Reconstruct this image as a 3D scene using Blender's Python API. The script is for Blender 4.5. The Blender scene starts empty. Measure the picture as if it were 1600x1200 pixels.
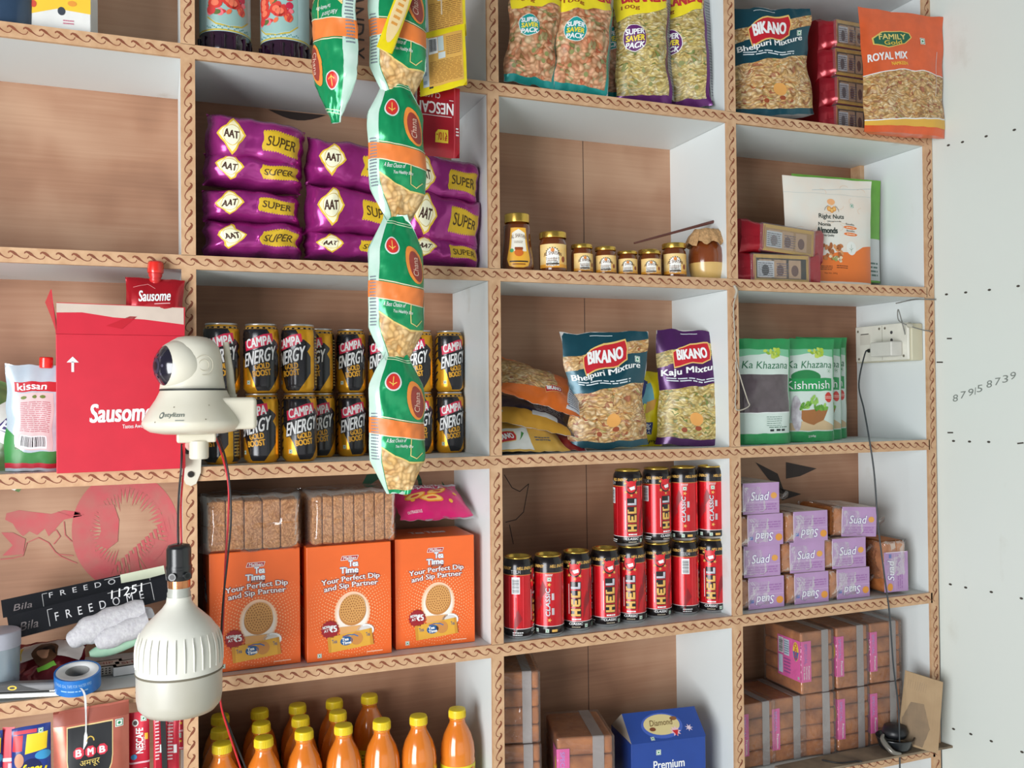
import bpy, math, random
from mathutils import Vector, Matrix, noise
from mathutils.geometry import tessellate_polygon
V3=Vector; PI=math.pi
SC=bpy.context.scene; COL=SC.collection
# ---------------------------------------------------------------- camera
F=1403.9; yaw,pit,rol=.3733,.0132,-.0116
Z0=2.05; PITCH=.31; TW=.0201; DEP=.196
CY,SY,CP,SP=math.cos(yaw),math.sin(yaw),math.cos(pit),math.sin(pit)
FW=V3((SY*CP,CY*CP,SP)); R0=V3((CY,-SY,0)); U0=R0.cross(FW)
CR,SR=math.cos(rol),math.sin(rol)
RT=R0*CR+U0*SR; UP=U0*CR-R0*SR
CAM=V3((-.0305,-1.3948,Z0-.5207))
cd=bpy.data.cameras.new('camera'); co=bpy.data.objects.new('camera',cd); COL.objects.link(co)
cd.sensor_width=36; cd.lens=F*36/1600; cd.clip_start=.01
m=Matrix((RT,UP,-FW)).transposed().to_4x4(); m.translation=CAM; co.matrix_world=m
SC.camera=co
# ---------------------------------------------------------------- light
w=bpy.data.worlds.new('world'); SC.world=w; w.use_nodes=True
bg=w.node_tree.nodes['Background']; bg.inputs[0].default_value=(.80,.90,1,1); bg.inputs[1].default_value=.13
def area(name,loc,aim,sx,sy,power,col=(1,1,1)):
    l=bpy.data.lights.new(name,'AREA'); l.shape='RECTANGLE'; l.size=sx; l.size_y=sy; l.energy=power; l.color=col
    o=bpy.data.objects.new(name,l); COL.objects.link(o); o.location=loc
    o.rotation_euler=(V3(aim)-V3(loc)).to_track_quat('-Z','Y').to_euler(); return o
area('shop_front_daylight',(-1.9,-2.1,1.15),(.6,0,1.5),1.5,1.9,97,(.97,.985,1))
area('doorway_glow',(.6,-3.2,1.0),(.7,0,1.5),2.6,1.4,7,(1,.97,.93))
SC.view_settings.view_transform='Standard'; SC.view_settings.look='None'
SC.view_settings.exposure=.3; SC.view_settings.gamma=1
# ---------------------------------------------------------------- helpers
def ray(px,py): return FW+RT*((px-800)/F)-UP*((py-600)/F)
def at(px,py,Y):                       # pixel -> world point on the plane y=Y
    d=ray(px,py); return CAM+d*((Y-CAM.y)/d.y)
def onz(px,py,z):                      # pixel -> world point on the plane z
    d=ray(px,py); return CAM+d*((z-CAM.z)/d.z)
def zs(j): return Z0-j*PITCH           # top of shelf board j
def lin(c): return tuple((x/255/12.92 if x/255<=.04045 else ((x/255+.055)/1.055)**2.4) for x in c)
MC={}
def mk(name,col,rough=.5,metal=0,coat=0,var=.06,scale=30,bump=0,alpha=1,trans=0,col2=None,sss=0):
    if name in MC: return MC[name]
    mt=bpy.data.materials.new(name); mt.use_nodes=True; nt=mt.node_tree; N=nt.nodes; L=nt.links
    p=N['Principled BSDF']; tc=N.new('ShaderNodeTexCoord'); nz=N.new('ShaderNodeTexNoise'); nz.inputs['Scale'].default_value=scale; nz.inputs['Detail'].default_value=3
    L.new(tc.outputs['Object'],nz.inputs['Vector'])
    cr=N.new('ShaderNodeValToRGB'); L.new(nz.outputs['Fac'],cr.inputs[0])
    a=lin(col); b=lin(col2) if col2 else tuple(min(1,x*(1+var)+.004*var) for x in a); a2=a if col2 else tuple(x*(1-var) for x in a)
    cr.color_ramp.elements[0].color=(*a2,1); cr.color_ramp.elements[1].color=(*b,1)
    cr.color_ramp.elements[0].position=.3; cr.color_ramp.elements[1].position=.7
    L.new(cr.outputs[0],p.inputs['Base Color'])
    p.inputs['Roughness'].default_value=rough; p.inputs['Metallic'].default_value=metal; p.inputs['Coat Weight'].default_value=coat; p.inputs['Coat Roughness'].default_value=.15
    p.inputs['Alpha'].default_value=alpha; p.inputs['Transmission Weight'].default_value=trans
    if bump:
        bp=N.new('ShaderNodeBump'); bp.inputs['Strength'].default_value=bump; bp.inputs['Distance'].default_value=.002
        L.new(nz.outputs['Fac'],bp.inputs['Height']); L.new(bp.outputs[0],p.inputs['Normal'])
    MC[name]=mt; return mt
def pr(c,rough=.4,metal=0):            # a printing ink of a given colour
    if hasattr(c,'node_tree'): return c
    return mk('ink_%d_%d_%d_%d_%d'%(*c,rough*100,metal*100),c,rough,metal,var=.03)
def ramp(N,L,fac,stops,const=False):
    cr=N.new('ShaderNodeValToRGB'); L.new(fac,cr.inputs[0]); e=cr.color_ramp.elements
    if const: cr.color_ramp.interpolation='CONSTANT'
    while len(e)<len(stops): e.new(.5)
    for k,(ps,c) in enumerate(stops): e[k].position=ps; e[k].color=(*lin(c),1)
    return cr.outputs[0]
def cells(name,stops,sc=(160,160,160),rough=.4,rot=0,edge=.5,bump=.6,metal=0,rnd=1):   # printed photo of snacks: random coloured cells
    if name in MC: return MC[name]
    mt=bpy.data.materials.new(name); mt.use_nodes=True; nt=mt.node_tree; N=nt.nodes; L=nt.links; p=N['Principled BSDF']
    tc=N.new('ShaderNodeTexCoord'); nz=N.new('ShaderNodeTexNoise'); nz.inputs['Scale'].default_value=35
    L.new(tc.outputs['Object'],nz.inputs['Vector'])
    mx=N.new('ShaderNodeVectorMath'); mx.operation='MULTIPLY_ADD'; L.new(nz.outputs['Color'],mx.inputs[0]); mx.inputs[1].default_value=(.03,.03,.03); L.new(tc.outputs['Object'],mx.inputs[2])
    mp=N.new('ShaderNodeMapping'); L.new(mx.outputs[0],mp.inputs[0]); mp.inputs['Scale'].default_value=sc; mp.inputs['Rotation'].default_value=(0,rot,0)
    vo=N.new('ShaderNodeTexVoronoi'); vo.inputs['Scale'].default_value=1; L.new(mp.outputs[0],vo.inputs['Vector']); vo.inputs['Randomness'].default_value=rnd
    sp=N.new('ShaderNodeSeparateColor'); L.new(vo.outputs['Color'],sp.inputs[0])
    base=ramp(N,L,sp.outputs[0],stops)
    dk=N.new('ShaderNodeMath'); dk.operation='SMOOTH_MIN'; L.new(vo.outputs['Distance'],dk.inputs[0]); dk.inputs[1].default_value=.9
    g=ramp(N,L,dk.outputs[0],[(.15,(255,255,255)),(.8,(int(255*edge),int(235*edge),int(200*edge)))])
    mu=N.new('ShaderNodeMix'); mu.data_type='RGBA'; mu.blend_type='MULTIPLY'; mu.inputs[0].default_value=1
    L.new(base,mu.inputs[6]); L.new(g,mu.inputs[7]); L.new(mu.outputs[2],p.inputs['Base Color'])
    p.inputs['Roughness'].default_value=rough; p.inputs['Metallic'].default_value=metal
    MC[name]=mt; return mt
# ---------------------------------------------------------------- mesh builder
class B:
    def __init__(s): s.v=[];s.n=[];s.f=[];s.m=[];s.mats=[];s.T=Matrix.Identity(4)
    def mi(s,mt):
        mt=pr(mt)
        if mt not in s.mats: s.mats.append(mt)
        return s.mats.index(mt)
    def add(s,pts,faces,mt,nrm=None):
        b=len(s.v); k=s.mi(mt); T=s.T; R=T.to_3x3()
        for i,p in enumerate(pts):
            s.v.append(T@V3(p)); s.n.append((R@nrm[i]).normalized() if nrm else None)
        for f in faces: s.f.append([b+q for q in f]); s.m.append(k)
    def box(s,x0,x1,y0,y1,z0,z1,mt,tx=0):      # tx: x shift of the top (lean)
        P=[(x0,y0,z0),(x1,y0,z0),(x1,y1,z0),(x0,y1,z0),(x0+tx,y0,z1),(x1+tx,y0,z1),(x1+tx,y1,z1),(x0+tx,y1,z1)]
        s.add(P,[(0,3,2,1),(4,5,6,7),(0,1,5,4),(1,2,6,5),(2,3,7,6),(3,0,4,7)],mt)
    def bbox(s,x0,x1,y0,y1,z0,z1,mt,r=.002,seg=3):   # rounded box
        cx,cy,cz=(x0+x1)/2,(y0+y1)/2,(z0+z1)/2; hx,hy,hz=(x1-x0)/2,(y1-y0)/2,(z1-z0)/2; r=min(r,hx,hy,hz)
        def ax(h): return [-h+r*(1-math.cos(PI/2*i/seg)) for i in range(seg+1)]+[h-r*(1-math.cos(PI/2*i/seg)) for i in range(seg,-1,-1)]
        A=[ax(hx),ax(hy),ax(hz)]; H=(hx,hy,hz)
        for a,b_,c in ((0,1,2),(1,2,0),(2,0,1)):
            for sg in (1,-1):
                P=[];Nn=[]
                for q in A[b_]:
                    for t in A[c]:
                        o=[0,0,0]; o[a]=sg*H[a]; o[b_]=q; o[c]=t
                        k=V3([max(-(H[i]-r),min(H[i]-r,o[i])) for i in range(3)]); d=(V3(o)-k)
                        nn=d.normalized() if d.length>1e-9 else V3([sg if i==a else 0 for i in range(3)])
                        P.append(k+nn*r+V3((cx,cy,cz))); Nn.append(nn)
                n1,n2=len(A[b_]),len(A[c]); Fs=[]
                for i in range(n1-1):
                    for j in range(n2-1):
                        f=(i*n2+j,(i+1)*n2+j,(i+1)*n2+j+1,i*n2+j+1); Fs.append(f if sg>0 else f[::-1])
                s.add(P,Fs,mt,Nn)
    def lathe(s,prof,mt,n=28,c=(0,0,0),sx=1,sy=1,a0=0,a1=2*PI,cap=True):
        c=V3(c); P=[];Nn=[]; cl=abs(a1-a0-2*PI)<1e-6; k=n if cl else n+1
        for i,(r,z) in enumerate(prof):
            p0=prof[max(i-1,0)];p1=prof[min(i+1,len(prof)-1)]; dr,dz=p1[0]-p0[0],p1[1]-p0[1]
            for j in range(k):
                a=a0+(a1-a0)*j/n; P.append(c+V3((r*sx*math.cos(a),r*sy*math.sin(a),z)))
                q=V3((dz*math.cos(a)/sx,dz*math.sin(a)/sy,-dr)); Nn.append(q.normalized() if q.length>1e-9 else V3((0,0,1)))
        Fs=[]
        for i in range(len(prof)-1):
            for j in range(n if cl else n):
                j2=(j+1)%k if cl else j+1
                Fs.append((i*k+j,i*k+j2,(i+1)*k+j2,(i+1)*k+j))
        s.add(P,Fs,mt,Nn)
        if cap and cl:
            for i,up in ((0,-1),(len(prof)-1,1)):
                if prof[i][0]>1e-5:
                    Q=P[i*k:(i+1)*k]; s.add(Q if up>0 else Q[::-1],[tuple(range(k))],mt)
    def tube(s,pts,r,mt,n=8,cap=True,closed=False):
        pts=[V3(p) for p in pts]; rs=r if isinstance(r,(list,tuple)) else [r]*len(pts); P=[];Nn=[]; ref=None; L=len(pts)
        for i,p in enumerate(pts):
            d=(pts[min(i+1,L-1)]-pts[max(i-1,0)]).normalized()
            if ref is None: ref=d.orthogonal().normalized()
            ref=(ref-d*ref.dot(d)); ref=ref.normalized() if ref.length>1e-6 else d.orthogonal().normalized(); q=d.cross(ref)
            for j in range(n):
                a=2*PI*j/n; o=ref*math.cos(a)+q*math.sin(a); P.append(p+o*rs[i]); Nn.append(o)
        Fs=[(i*n+j,i*n+(j+1)%n,(i+1)*n+(j+1)%n,(i+1)*n+j) for i in range(L-1) for j in range(n)]
        s.add(P,Fs,mt,Nn)
        if cap: s.add(P[:n][::-1],[tuple(range(n))],mt); s.add(P[-n:],[tuple(range(n))],mt)
    def build(s,name,parent=None,loc=None,rot=None):
        me=bpy.data.meshes.new(name); me.from_pydata([tuple(p) for p in s.v],[],s.f)
        for mt in s.mats: me.materials.append(mt)
        me.polygons.foreach_set('material_index',s.m)
        me.polygons.foreach_set('use_smooth',[s.n[f[0]] is not None for f in s.f])
        me.update()
        if any(q is not None for q in s.n):
            ln=[]
            for l in me.loops:
                q=s.n[l.vertex_index]; ln.append(tuple(q) if q is not None else (0,0,0))
            me.normals_split_custom_set(ln)
        o=bpy.data.objects.new(name,me); COL.objects.link(o)
        if parent: o.parent=parent
        if loc: o.location=loc
        if rot: o.rotation_euler=rot
        return o
def spline(pts,n=8):
    pts=[V3(p) for p in pts]; out=[]
    for i in range(len(pts)-1):
        p0=pts[max(i-1,0)];p1=pts[i];p2=pts[i+1];p3=pts[min(i+2,len(pts)-1)]
        for k in range(n):
            t=k/n; out.append(.5*((2*p1)+(p2-p0)*t+(2*p0-5*p1+4*p2-p3)*t*t+(3*p1-p0-3*p2+p3)*t**3))
    out.append(pts[-1]); return out
TX={}
def text_tris(s,bold=0,sp=1):
    k=(s,bold,sp)
    if k not in TX:
        c=bpy.data.curves.new('t','FONT'); c.body=s; c.resolution_u=2 if len(s)>9 else 3;  c.space_character=sp; c.fill_mode='FRONT'; c.space_line=.9
        o=bpy.data.objects.new('t',c); COL.objects.link(o); bpy.context.view_layer.update()
        me=o.to_mesh(); me.calc_loop_triangles()
        vs=[(v.co.x,v.co.y) for v in me.vertices]; tr=[tuple(t.vertices) for t in me.loop_triangles]
        o.to_mesh_clear(); bpy.data.objects.remove(o); bpy.data.curves.remove(c)
        us=[v[0] for v in vs] or [0,1]; ws=[v[1] for v in vs] or [0,1]
        TX[k]=(vs,tr,min(us),max(us),min(ws),max(ws))
    return TX[k]
def clip(poly,ax,lo,hi):
    for lim,sg in ((lo,1),(hi,-1)):
        out=[]; n=len(poly)
        for i in range(n):
            a=poly[i];b=poly[(i+1)%n]; da=(a[ax]-lim)*sg; db=(b[ax]-lim)*sg
            if da>=-1e-12: out.append(a)
            if (da>1e-12 and db<-1e-12) or (da<-1e-12 and db>1e-12):
                t=da/(da-db); out.append((a[0]+(b[0]-a[0])*t,a[1]+(b[1]-a[1])*t))
        poly=out
        if len(poly)<3: return []
    return poly
class Panel:
    """a surface with its own (u,v) metres: the sheet itself and everything printed on it"""
    def __init__(s,b,fn,u0,u1,v0,v1,nu,nv,mt,flip=False,wrap=False):
        s.b=b;s.u0,s.u1,s.v0,s.v1,s.nu,s.nv=u0,u1,v0,v1,nu,nv; s.k=0
        s.G=[[V3(fn(u0+(u1-u0)*i/nu,v0+(v1-v0)*j/nv)) for j in range(nv+1)] for i in range(nu+1)]; s.N=[]
        sg=-1 if flip else 1
        for i in range(nu+1):
            row=[]
            for j in range(nv+1):
                ia,ib=(i-1,i+1) if 0<i<nu else ((nu-1,1) if wrap else (max(i-1,0),min(i+1,nu)))
                du=s.G[ib][j]-s.G[ia][j]; dv=s.G[i][min(j+1,nv)]-s.G[i][max(j-1,0)]
                q=du.cross(dv)*sg; row.append(q.normalized() if q.length>1e-12 else None)
            s.N.append(row)
        for i in range(nu+1):
            for j in range(nv+1):
                if s.N[i][j] is None: s.N[i][j]=s.N[i][max(0,min(nv,j+(1 if j<nv/2 else -1)))] or V3((0,-1,0))
        if mt:
            P=[];Nn=[]
            for i in range(nu+1): P+=s.G[i]; Nn+=s.N[i]
            w=nv+1; Fs=[]
            for i in range(nu):
                for j in range(nv):
                    for f in ((i*w+j,(i+1)*w+j,(i+1)*w+j+1),(i*w+j,(i+1)*w+j+1,i*w+j+1)): Fs.append(f[::-1] if flip else f)
            b.add(P,Fs,mt,Nn)
        s.flip=flip
    def at(s,u,v,off=0,i=None,j=None):
        a=(u-s.u0)/(s.u1-s.u0)*s.nu; c=(v-s.v0)/(s.v1-s.v0)*s.nv
        if i is None: i=max(0,min(s.nu-1,int(a)))
        if j is None: j=max(0,min(s.nv-1,int(c)))
        a-=i;c-=j; G=s.G;N=s.N
        p=(G[i][j]*(1-a)+G[i+1][j]*(a-c)+G[i+1][j+1]*c) if a>=c else (G[i][j]*(1-c)+G[i][j+1]*(c-a)+G[i+1][j+1]*a)
        n=((N[i][j]*(1-a)+N[i+1][j]*a)*(1-c)+(N[i][j+1]*(1-a)+N[i+1][j+1]*a)*c).normalized()
        return p+n*off,n
    def poly(s,pts,mt,off):
        us=[p[0] for p in pts];vs=[p[1] for p in pts]
        lu,lv=(s.u1-s.u0)/s.nu,(s.v1-s.v0)/s.nv
        i0=max(0,int((min(us)-s.u0)/lu+1e-9));i1=min(s.nu-1,int((max(us)-s.u0)/lu-1e-9))
        j0=max(0,int((min(vs)-s.v0)/lv+1e-9));j1=min(s.nv-1,int((max(vs)-s.v0)/lv-1e-9))
        for i in range(i0,i1+1):
            q=clip(pts,0,s.u0+i*lu,s.u0+(i+1)*lu)
            if not q: continue
            for j in range(j0,j1+1):
                r=clip(q,1,s.v0+j*lv,s.v0+(j+1)*lv)
                if len(r)<3: continue
                if s.nu*s.nv>1:
                    du=lambda p:(p[0]-s.u0-i*lu)/lu-(p[1]-s.v0-j*lv)/lv
                    pcs=[]
                    for sg in (1,-1):
                        o=[];m_=len(r)
                        for k in range(m_):
                            pa,pb=r[k],r[(k+1)%m_];da,db=du(pa)*sg,du(pb)*sg
                            if da>=-1e-9: o.append(pa)
                            if (da>1e-9 and db<-1e-9) or (da<-1e-9 and db>1e-9):
                                t=da/(da-db); o.append((pa[0]+(pb[0]-pa[0])*t,pa[1]+(pb[1]-pa[1])*t))
                        if len(o)>2: pcs.append(o)
                else: pcs=[r]
                for r in pcs: s._emit(r,i,j,off,mt)
    def _emit(s,r,i,j,off,mt):
                A=[s.at(p[0],p[1],off,i,j) for p in r]
                ar=sum(r[k][0]*r[(k+1)%len(r)][1]-r[(k+1)%len(r)][0]*r[k][1] for k in range(len(r)))
                if abs(ar)<1e-11: return
                f=tuple(range(len(r))); 
                if (ar<0)!=s.flip: f=f[::-1]
                s.b.add([x[0] for x in A],[f],mt,[x[1] for x in A])
    def L(s,l): return .00018*(l if l else 1)
    def shape(s,pts,mt,l=1):
        for t in tessellate_polygon([[V3((p[0],p[1],0)) for p in pts]]): s.poly([pts[k] for k in t],mt,s.L(l))
    def cx(s,pts,mt,l=1): s.poly(pts,mt,s.L(l))
    def rect(s,u0,v0,u1,v1,mt,l=1): s.poly([(u0,v0),(u1,v0),(u1,v1),(u0,v1)],mt,s.L(l))
    def ell(s,cu,cv,ru,rv,mt,l=1,n=20,rot=0,sup=None):
        P=[]
        for k in range(n):
            a=2*PI*k/n; x,y=ru*math.cos(a),rv*math.sin(a)
            P.append((cu+x*math.cos(rot)-y*math.sin(rot),cv+x*math.sin(rot)+y*math.cos(rot)))
        s.poly(P,mt,s.L(l))
    def star(s,cu,cv,r0,r1,n,mt,l=1):
        for k in range(n):
            a=2*PI*k/n; d=PI/n
            s.poly([(cu,cv),(cu+r0*math.cos(a-d),cv+r0*math.sin(a-d)),(cu+r1*math.cos(a),cv+r1*math.sin(a)),(cu+r0*math.cos(a+d),cv+r0*math.sin(a+d))],mt,s.L(l))
    def line(s,pts,w,mt,l=1):
        for k in range(len(pts)-1):
            w0,w1=(w[k],w[k+1]) if isinstance(w,(list,tuple)) else (w,w)
            a=V3((*pts[k],0));b=V3((*pts[k+1],0)); d=(b-a)
            if d.length<1e-7: continue
            d=d.normalized(); q=V3((-d.y,d.x,0)); e=d*w0*.2; a=a-e; b=b+e
            s.poly([tuple((a-q*w0/2)[:2]),tuple((b-q*w1/2)[:2]),tuple((b+q*w1/2)[:2]),tuple((a+q*w0/2)[:2])],mt,s.L(l))
    def text(s,t,u0,v0,u1,v1,mt,l=2,bold=0,rot=0,sh=0,arc=0,out=None,sp=1,vert=False):
        vs,tr,a,b,c,d=text_tris(t,0,sp)
        if b-a<1e-9 or d-c<1e-9: return
        cu,cv=(u0+u1)/2,(v0+v1)/2; W,H=(u1-u0),(v1-v0)
        if vert: W,H=H,W; rot=rot+PI/2
        def mp(p):
            x=((p[0]-a)/(b-a)-.5)*W; y=((p[1]-c)/(d-c)-.5)*H
            x+=y*sh; y+=arc*(1-(2*x/W)**2)
            return (cu+x*math.cos(rot)-y*math.sin(rot),cv+x*math.sin(rot)+y*math.cos(rot))
        P=[mp(p) for p in vs]; H_=abs(H)
        def lay(offs,m_,l_):
            for n_,(ox,oy) in enumerate(offs):
                for q in tr: s.poly([(P[k][0]+ox,P[k][1]+oy) for k in q],m_,s.L(l_)+n_*.000018)
        e=bold*H_*1.1
        if out:
            oc,ow=out; g=e+ow*H_*1.3; lay([(g*math.cos(k*PI/4),g*math.sin(k*PI/4)) for k in range(8)],oc,l); l=l+1
        if len(t)>12 and e: lay([(-e,0),(e,0)],mt,l)
        elif e: lay([(-e,-e*.6),(e,-e*.6),(-e,e*.6),(e,e*.6)],mt,l)
        else: lay([(0,0)],mt,l)
    def veg(s,u,v,h,l=2,white=True):       # green square-and-dot food mark
        G=(20,130,80)
        s.rect(u-h/2,v-h/2,u+h/2,v+h/2,(240,245,240),l); 
        for a,b in (((-1,-1),(1,-1)),((1,-1),(1,1)),((1,1),(-1,1)),((-1,1),(-1,-1))): s.line([(u+a[0]*h*.38,v+a[1]*h*.38),(u+b[0]*h*.38,v+b[1]*h*.38)],h*.09,G,l+1)
        s.ell(u,v,h*.2,h*.2,G,l+1,10)
    def bars(s,u0,v0,u1,v1,l=2,seed=1,vert=False):
        s.rect(u0,v0,u1,v1,(240,242,244),l); r=random.Random(seed); a=u0+(u1-u0)*.06 if not vert else v0+(v1-v0)*.06; e=(u1 if not vert else v1)
        L_=(u1-u0) if not vert else (v1-v0)
        while a<e-L_*.08:
            wd=r.choice((.012,.02,.03))*L_
            if vert: s.rect(u0+(u1-u0)*.1,a,u1-(u1-u0)*.1,a+wd,(25,25,30),l+1)
            else: s.rect(a,v0+(v1-v0)*.14,a+wd,v1-(v1-v0)*.08,(25,25,30),l+1)
            a+=wd+r.choice((.014,.022,.03))*L_
    def lines(s,u0,v0,u1,v1,n,mt,l=2,seed=3,fill=.45):   # rows of small unreadable print
        r=random.Random(seed); h=(v1-v0)/n
        for k in range(n):
            y=v0+h*(k+.5); x=u0
            while x<u1-.001:
                wd=min(u1-x,(u1-u0)*r.uniform(.08,.25)); s.rect(x,y-h*fill/2,x+wd,y+h*fill/2,mt,l); x+=wd+(u1-u0)*.03
def flatfn(w0=0): return lambda u,v:(u,w0,v)
def rt(*a): return tuple(a)
def tag(o,label=None,cat=None,group=None,kind=None):
    if label: o['label']=label
    if cat: o['category']=cat
    if group: o['group']=group
    if kind: o['kind']=kind
    return o
def empty(name,loc,rz=0,rx=0,ry=0):
    o=bpy.data.objects.new(name,None); COL.objects.link(o); o.location=loc; o.rotation_euler=(rx,ry,rz); o.empty_display_size=.02; return o
def kids(o): return [c for c in COL.objects if c.parent==o]
def dup(o,loc,rot=(0,0,0),label=None,scale=None):
    r=o.copy(); COL.objects.link(r); r.location=loc; r.rotation_euler=rot
    if label: r['label']=label
    if scale: r.scale=scale
    for ch in kids(o):
        c=ch.copy(); COL.objects.link(c); c.parent=r
        for g in kids(ch): d=g.copy(); COL.objects.link(d); d.parent=c
    return r
PROTO={}
def put(key,maker,loc,rot=(0,0,0),label=None,group=None,cat=None,scale=None):
    """first use moves the first-made thing itself, later uses copy it with its parts"""
    if key not in PROTO:
        o=maker(); PROTO[key]=o; o.location=loc; o.rotation_euler=rot
        if scale: o.scale=scale
    else: o=dup(PROTO[key],loc,rot,scale=scale or (1,1,1))
    tag(o,label,cat,group); return o
# ---------------------------------------------------------------- setting and shelving
VX=[-.4775,0,.477,.9464,1.4245]; LEAN=[0,.0018,.0027,.0014,.0043]
def vx(i,z): return VX[i]+LEAN[i]*(z-Z0)
def ply(name,ca,cb,cc,sc=1.0):
    mt=bpy.data.materials.new(name); mt.use_nodes=True; nt=mt.node_tree; N=nt.nodes; L=nt.links; p=N['Principled BSDF']
    tc=N.new('ShaderNodeTexCoord'); mp=N.new('ShaderNodeMapping'); L.new(tc.outputs['Object'],mp.inputs[0]); mp.inputs['Scale'].default_value=(3.2*sc,3.2*sc,1.3*sc)
    n1=N.new('ShaderNodeTexNoise'); n1.inputs['Scale'].default_value=1.2; n1.inputs['Detail'].default_value=2; L.new(mp.outputs[0],n1.inputs['Vector'])
    wv=N.new('ShaderNodeTexWave'); wv.wave_type='RINGS'; wv.inputs['Scale'].default_value=1.6; wv.inputs['Distortion'].default_value=6; wv.inputs['Detail'].default_value=3; wv.inputs['Detail Scale'].default_value=1.3
    L.new(mp.outputs[0],wv.inputs['Vector'])
    m2=N.new('ShaderNodeMapping'); L.new(tc.outputs['Object'],m2.inputs[0]); m2.inputs['Scale'].default_value=(5,5,160)
    n2=N.new('ShaderNodeTexNoise'); n2.inputs['Scale'].default_value=1; n2.inputs['Detail'].default_value=4; L.new(m2.outputs[0],n2.inputs['Vector'])
    a=N.new('ShaderNodeMath'); a.operation='MULTIPLY_ADD'; L.new(wv.outputs['Fac'],a.inputs[0]); a.inputs[1].default_value=.16; L.new(n1.outputs['Fac'],a.inputs[2])
    b=N.new('ShaderNodeMath'); b.operation='MULTIPLY_ADD'; L.new(n2.outputs['Fac'],b.inputs[0]); b.inputs[1].default_value=.25; L.new(a.outputs[0],b.inputs[2])
    L.new(ramp(N,L,b.outputs[0],[(.42,ca),(.68,cb),(.95,cc)]),p.inputs['Base Color']); p.inputs['Roughness'].default_value=.6
    return mt
def paint(name,c,dirt,dcol,rough=.45):
    mt=bpy.data.materials.new(name); mt.use_nodes=True; nt=mt.node_tree; N=nt.nodes; L=nt.links; p=N['Principled BSDF']
    tc=N.new('ShaderNodeTexCoord'); n1=N.new('ShaderNodeTexNoise'); n1.inputs['Scale'].default_value=9; n1.inputs['Detail'].default_value=6; n1.inputs['Roughness'].default_value=.6; L.new(tc.outputs['Object'],n1.inputs['Vector'])
    mp=N.new('ShaderNodeMapping'); L.new(tc.outputs['Object'],mp.inputs[0]); mp.inputs['Scale'].default_value=(9,9,1.5)
    n2=N.new('ShaderNodeTexNoise'); n2.inputs['Scale'].default_value=2; n2.inputs['Detail'].default_value=4; L.new(mp.outputs[0],n2.inputs['Vector'])
    a=N.new('ShaderNodeMath'); a.operation='MULTIPLY'; L.new(n1.outputs['Fac'],a.inputs[0]); L.new(n2.outputs['Fac'],a.inputs[1])
    L.new(ramp(N,L,a.outputs[0],[(.24,c),(.36,c),(.36+dirt,dcol)]),p.inputs['Base Color']); p.inputs['Roughness'].default_value=rough
    return mt
PLY=ply('plywood_back',(122,84,62),(160,117,90),(186,148,120))
WHITE=paint('white_enamel_paint',(222,228,228),.32,(170,160,140))
FLOORP=paint('white_enamel_paint_scuffed',(205,208,206),.12,(150,142,130),.5)
TRIM=mk('varnished_teak_edging',(212,174,136),.42,0,.15,col2=(192,150,112),scale=60)
BURN=mk('burnt_engraving',(128,68,42),.6,var=.2)
WALL=paint('off_white_sheet',(214,221,215),.45,(172,168,152),.55)
RINK=mk('faded_red_stencil_ink',(190,78,84),.6,col2=(176,98,92),scale=40)
GINK=mk('green_stencil_ink',(40,92,66),.6); KINK=mk('black_stencil_ink',(52,40,36),.6)
WAVE=[(-.03,.70,.03),(.0,.86,.08),(.1,.97,.1),(.25,.87,.14),(.4,.64,.15),(.54,.43,.08),(.74,.16,.05),(.95,.02,.045),(1.12,.08,.045),(1.22,.28,.045),(1.25,.5,.03)]
def wave(b,L_,ph,org,du,dv):
    """running-wave engraving along the edging: org start, du along, dv across (unit vectors)"""
    T=.0196; n=int(L_/T); off=(L_-n*T)/2
    for k in range(n):
        pts=[(off+(k+x)*T,(y-.5)*T*.52,w_*T*1.25) for x,y,w_ in WAVE if off+(k+x)*T<L_]
        P=[];Fs=[];Nn=[]
        for i,(x,y,w_) in enumerate(pts):
            a=pts[max(i-1,0)];c=pts[min(i+1,len(pts)-1)]; d=V3((c[0]-a[0],c[1]-a[1],0)).normalized(); q=V3((-d.y,d.x,0))*w_/2
            for sg in (-1,1): P.append(org+du*(x+q.x*sg)+dv*(y+q.y*sg)+V3((0,-.0003,0))); Nn.append(V3((0,-1,0)))
        for i in range(len(pts)-1): Fs.append((2*i,2*i+1,2*i+3,2*i+2))
        if du.cross(dv).y<0: Fs=[f[::-1] for f in Fs]
        b.add(P,Fs,BURN,Nn)
shelf=empty('shelving_unit',(0,0,0)); tag(shelf,'white painted open shelving with wave-engraved brown wood edging and plywood backs','shelving')
X1=VX[4]+TW
for j in range(-1,6):                     # boards and their edging
    z=zs(j); b=B(); b.box(VX[0],X1-.004,.003,DEP+.004,z-TW+.0005,z,WHITE if j<3 else FLOORP); b.build('shelf_board',shelf)
    b=B(); b.box(VX[0],X1-TW,-.003,.003,z-TW,z+.0006,TRIM); wave(b,X1-TW-VX[0],0,V3((VX[0],-.003,z-TW/2+.0006)),V3((1,0,0)),V3((0,0,1))); b.build('edge_trim',shelf)
for i in range(5):                        # dividers: five uprights, cell by cell
    for j in range(0,6):
        z1,z0=zs(j-1)-TW,zs(j); xa=vx(i,z0); dx=vx(i,z1)-xa
        b=B(); b.box(xa,xa+TW,.003,DEP+.004,z0,z1,WHITE,dx)
        b.build('divider',shelf)
        b=B(); zz0=z0 if i<4 else z0-TW; b.box(xa,xa+TW,-.003,.003,zz0,z1,TRIM,dx)
        up=V3((dx,0,z1-zz0)); wave(b,z1-zz0,0,V3((xa+TW/2,-.003,zz0))+(up if i!=0 else up),-up.normalized(),V3((1,0,0)) ); b.build('edge_trim',shelf)
stamp={}
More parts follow.
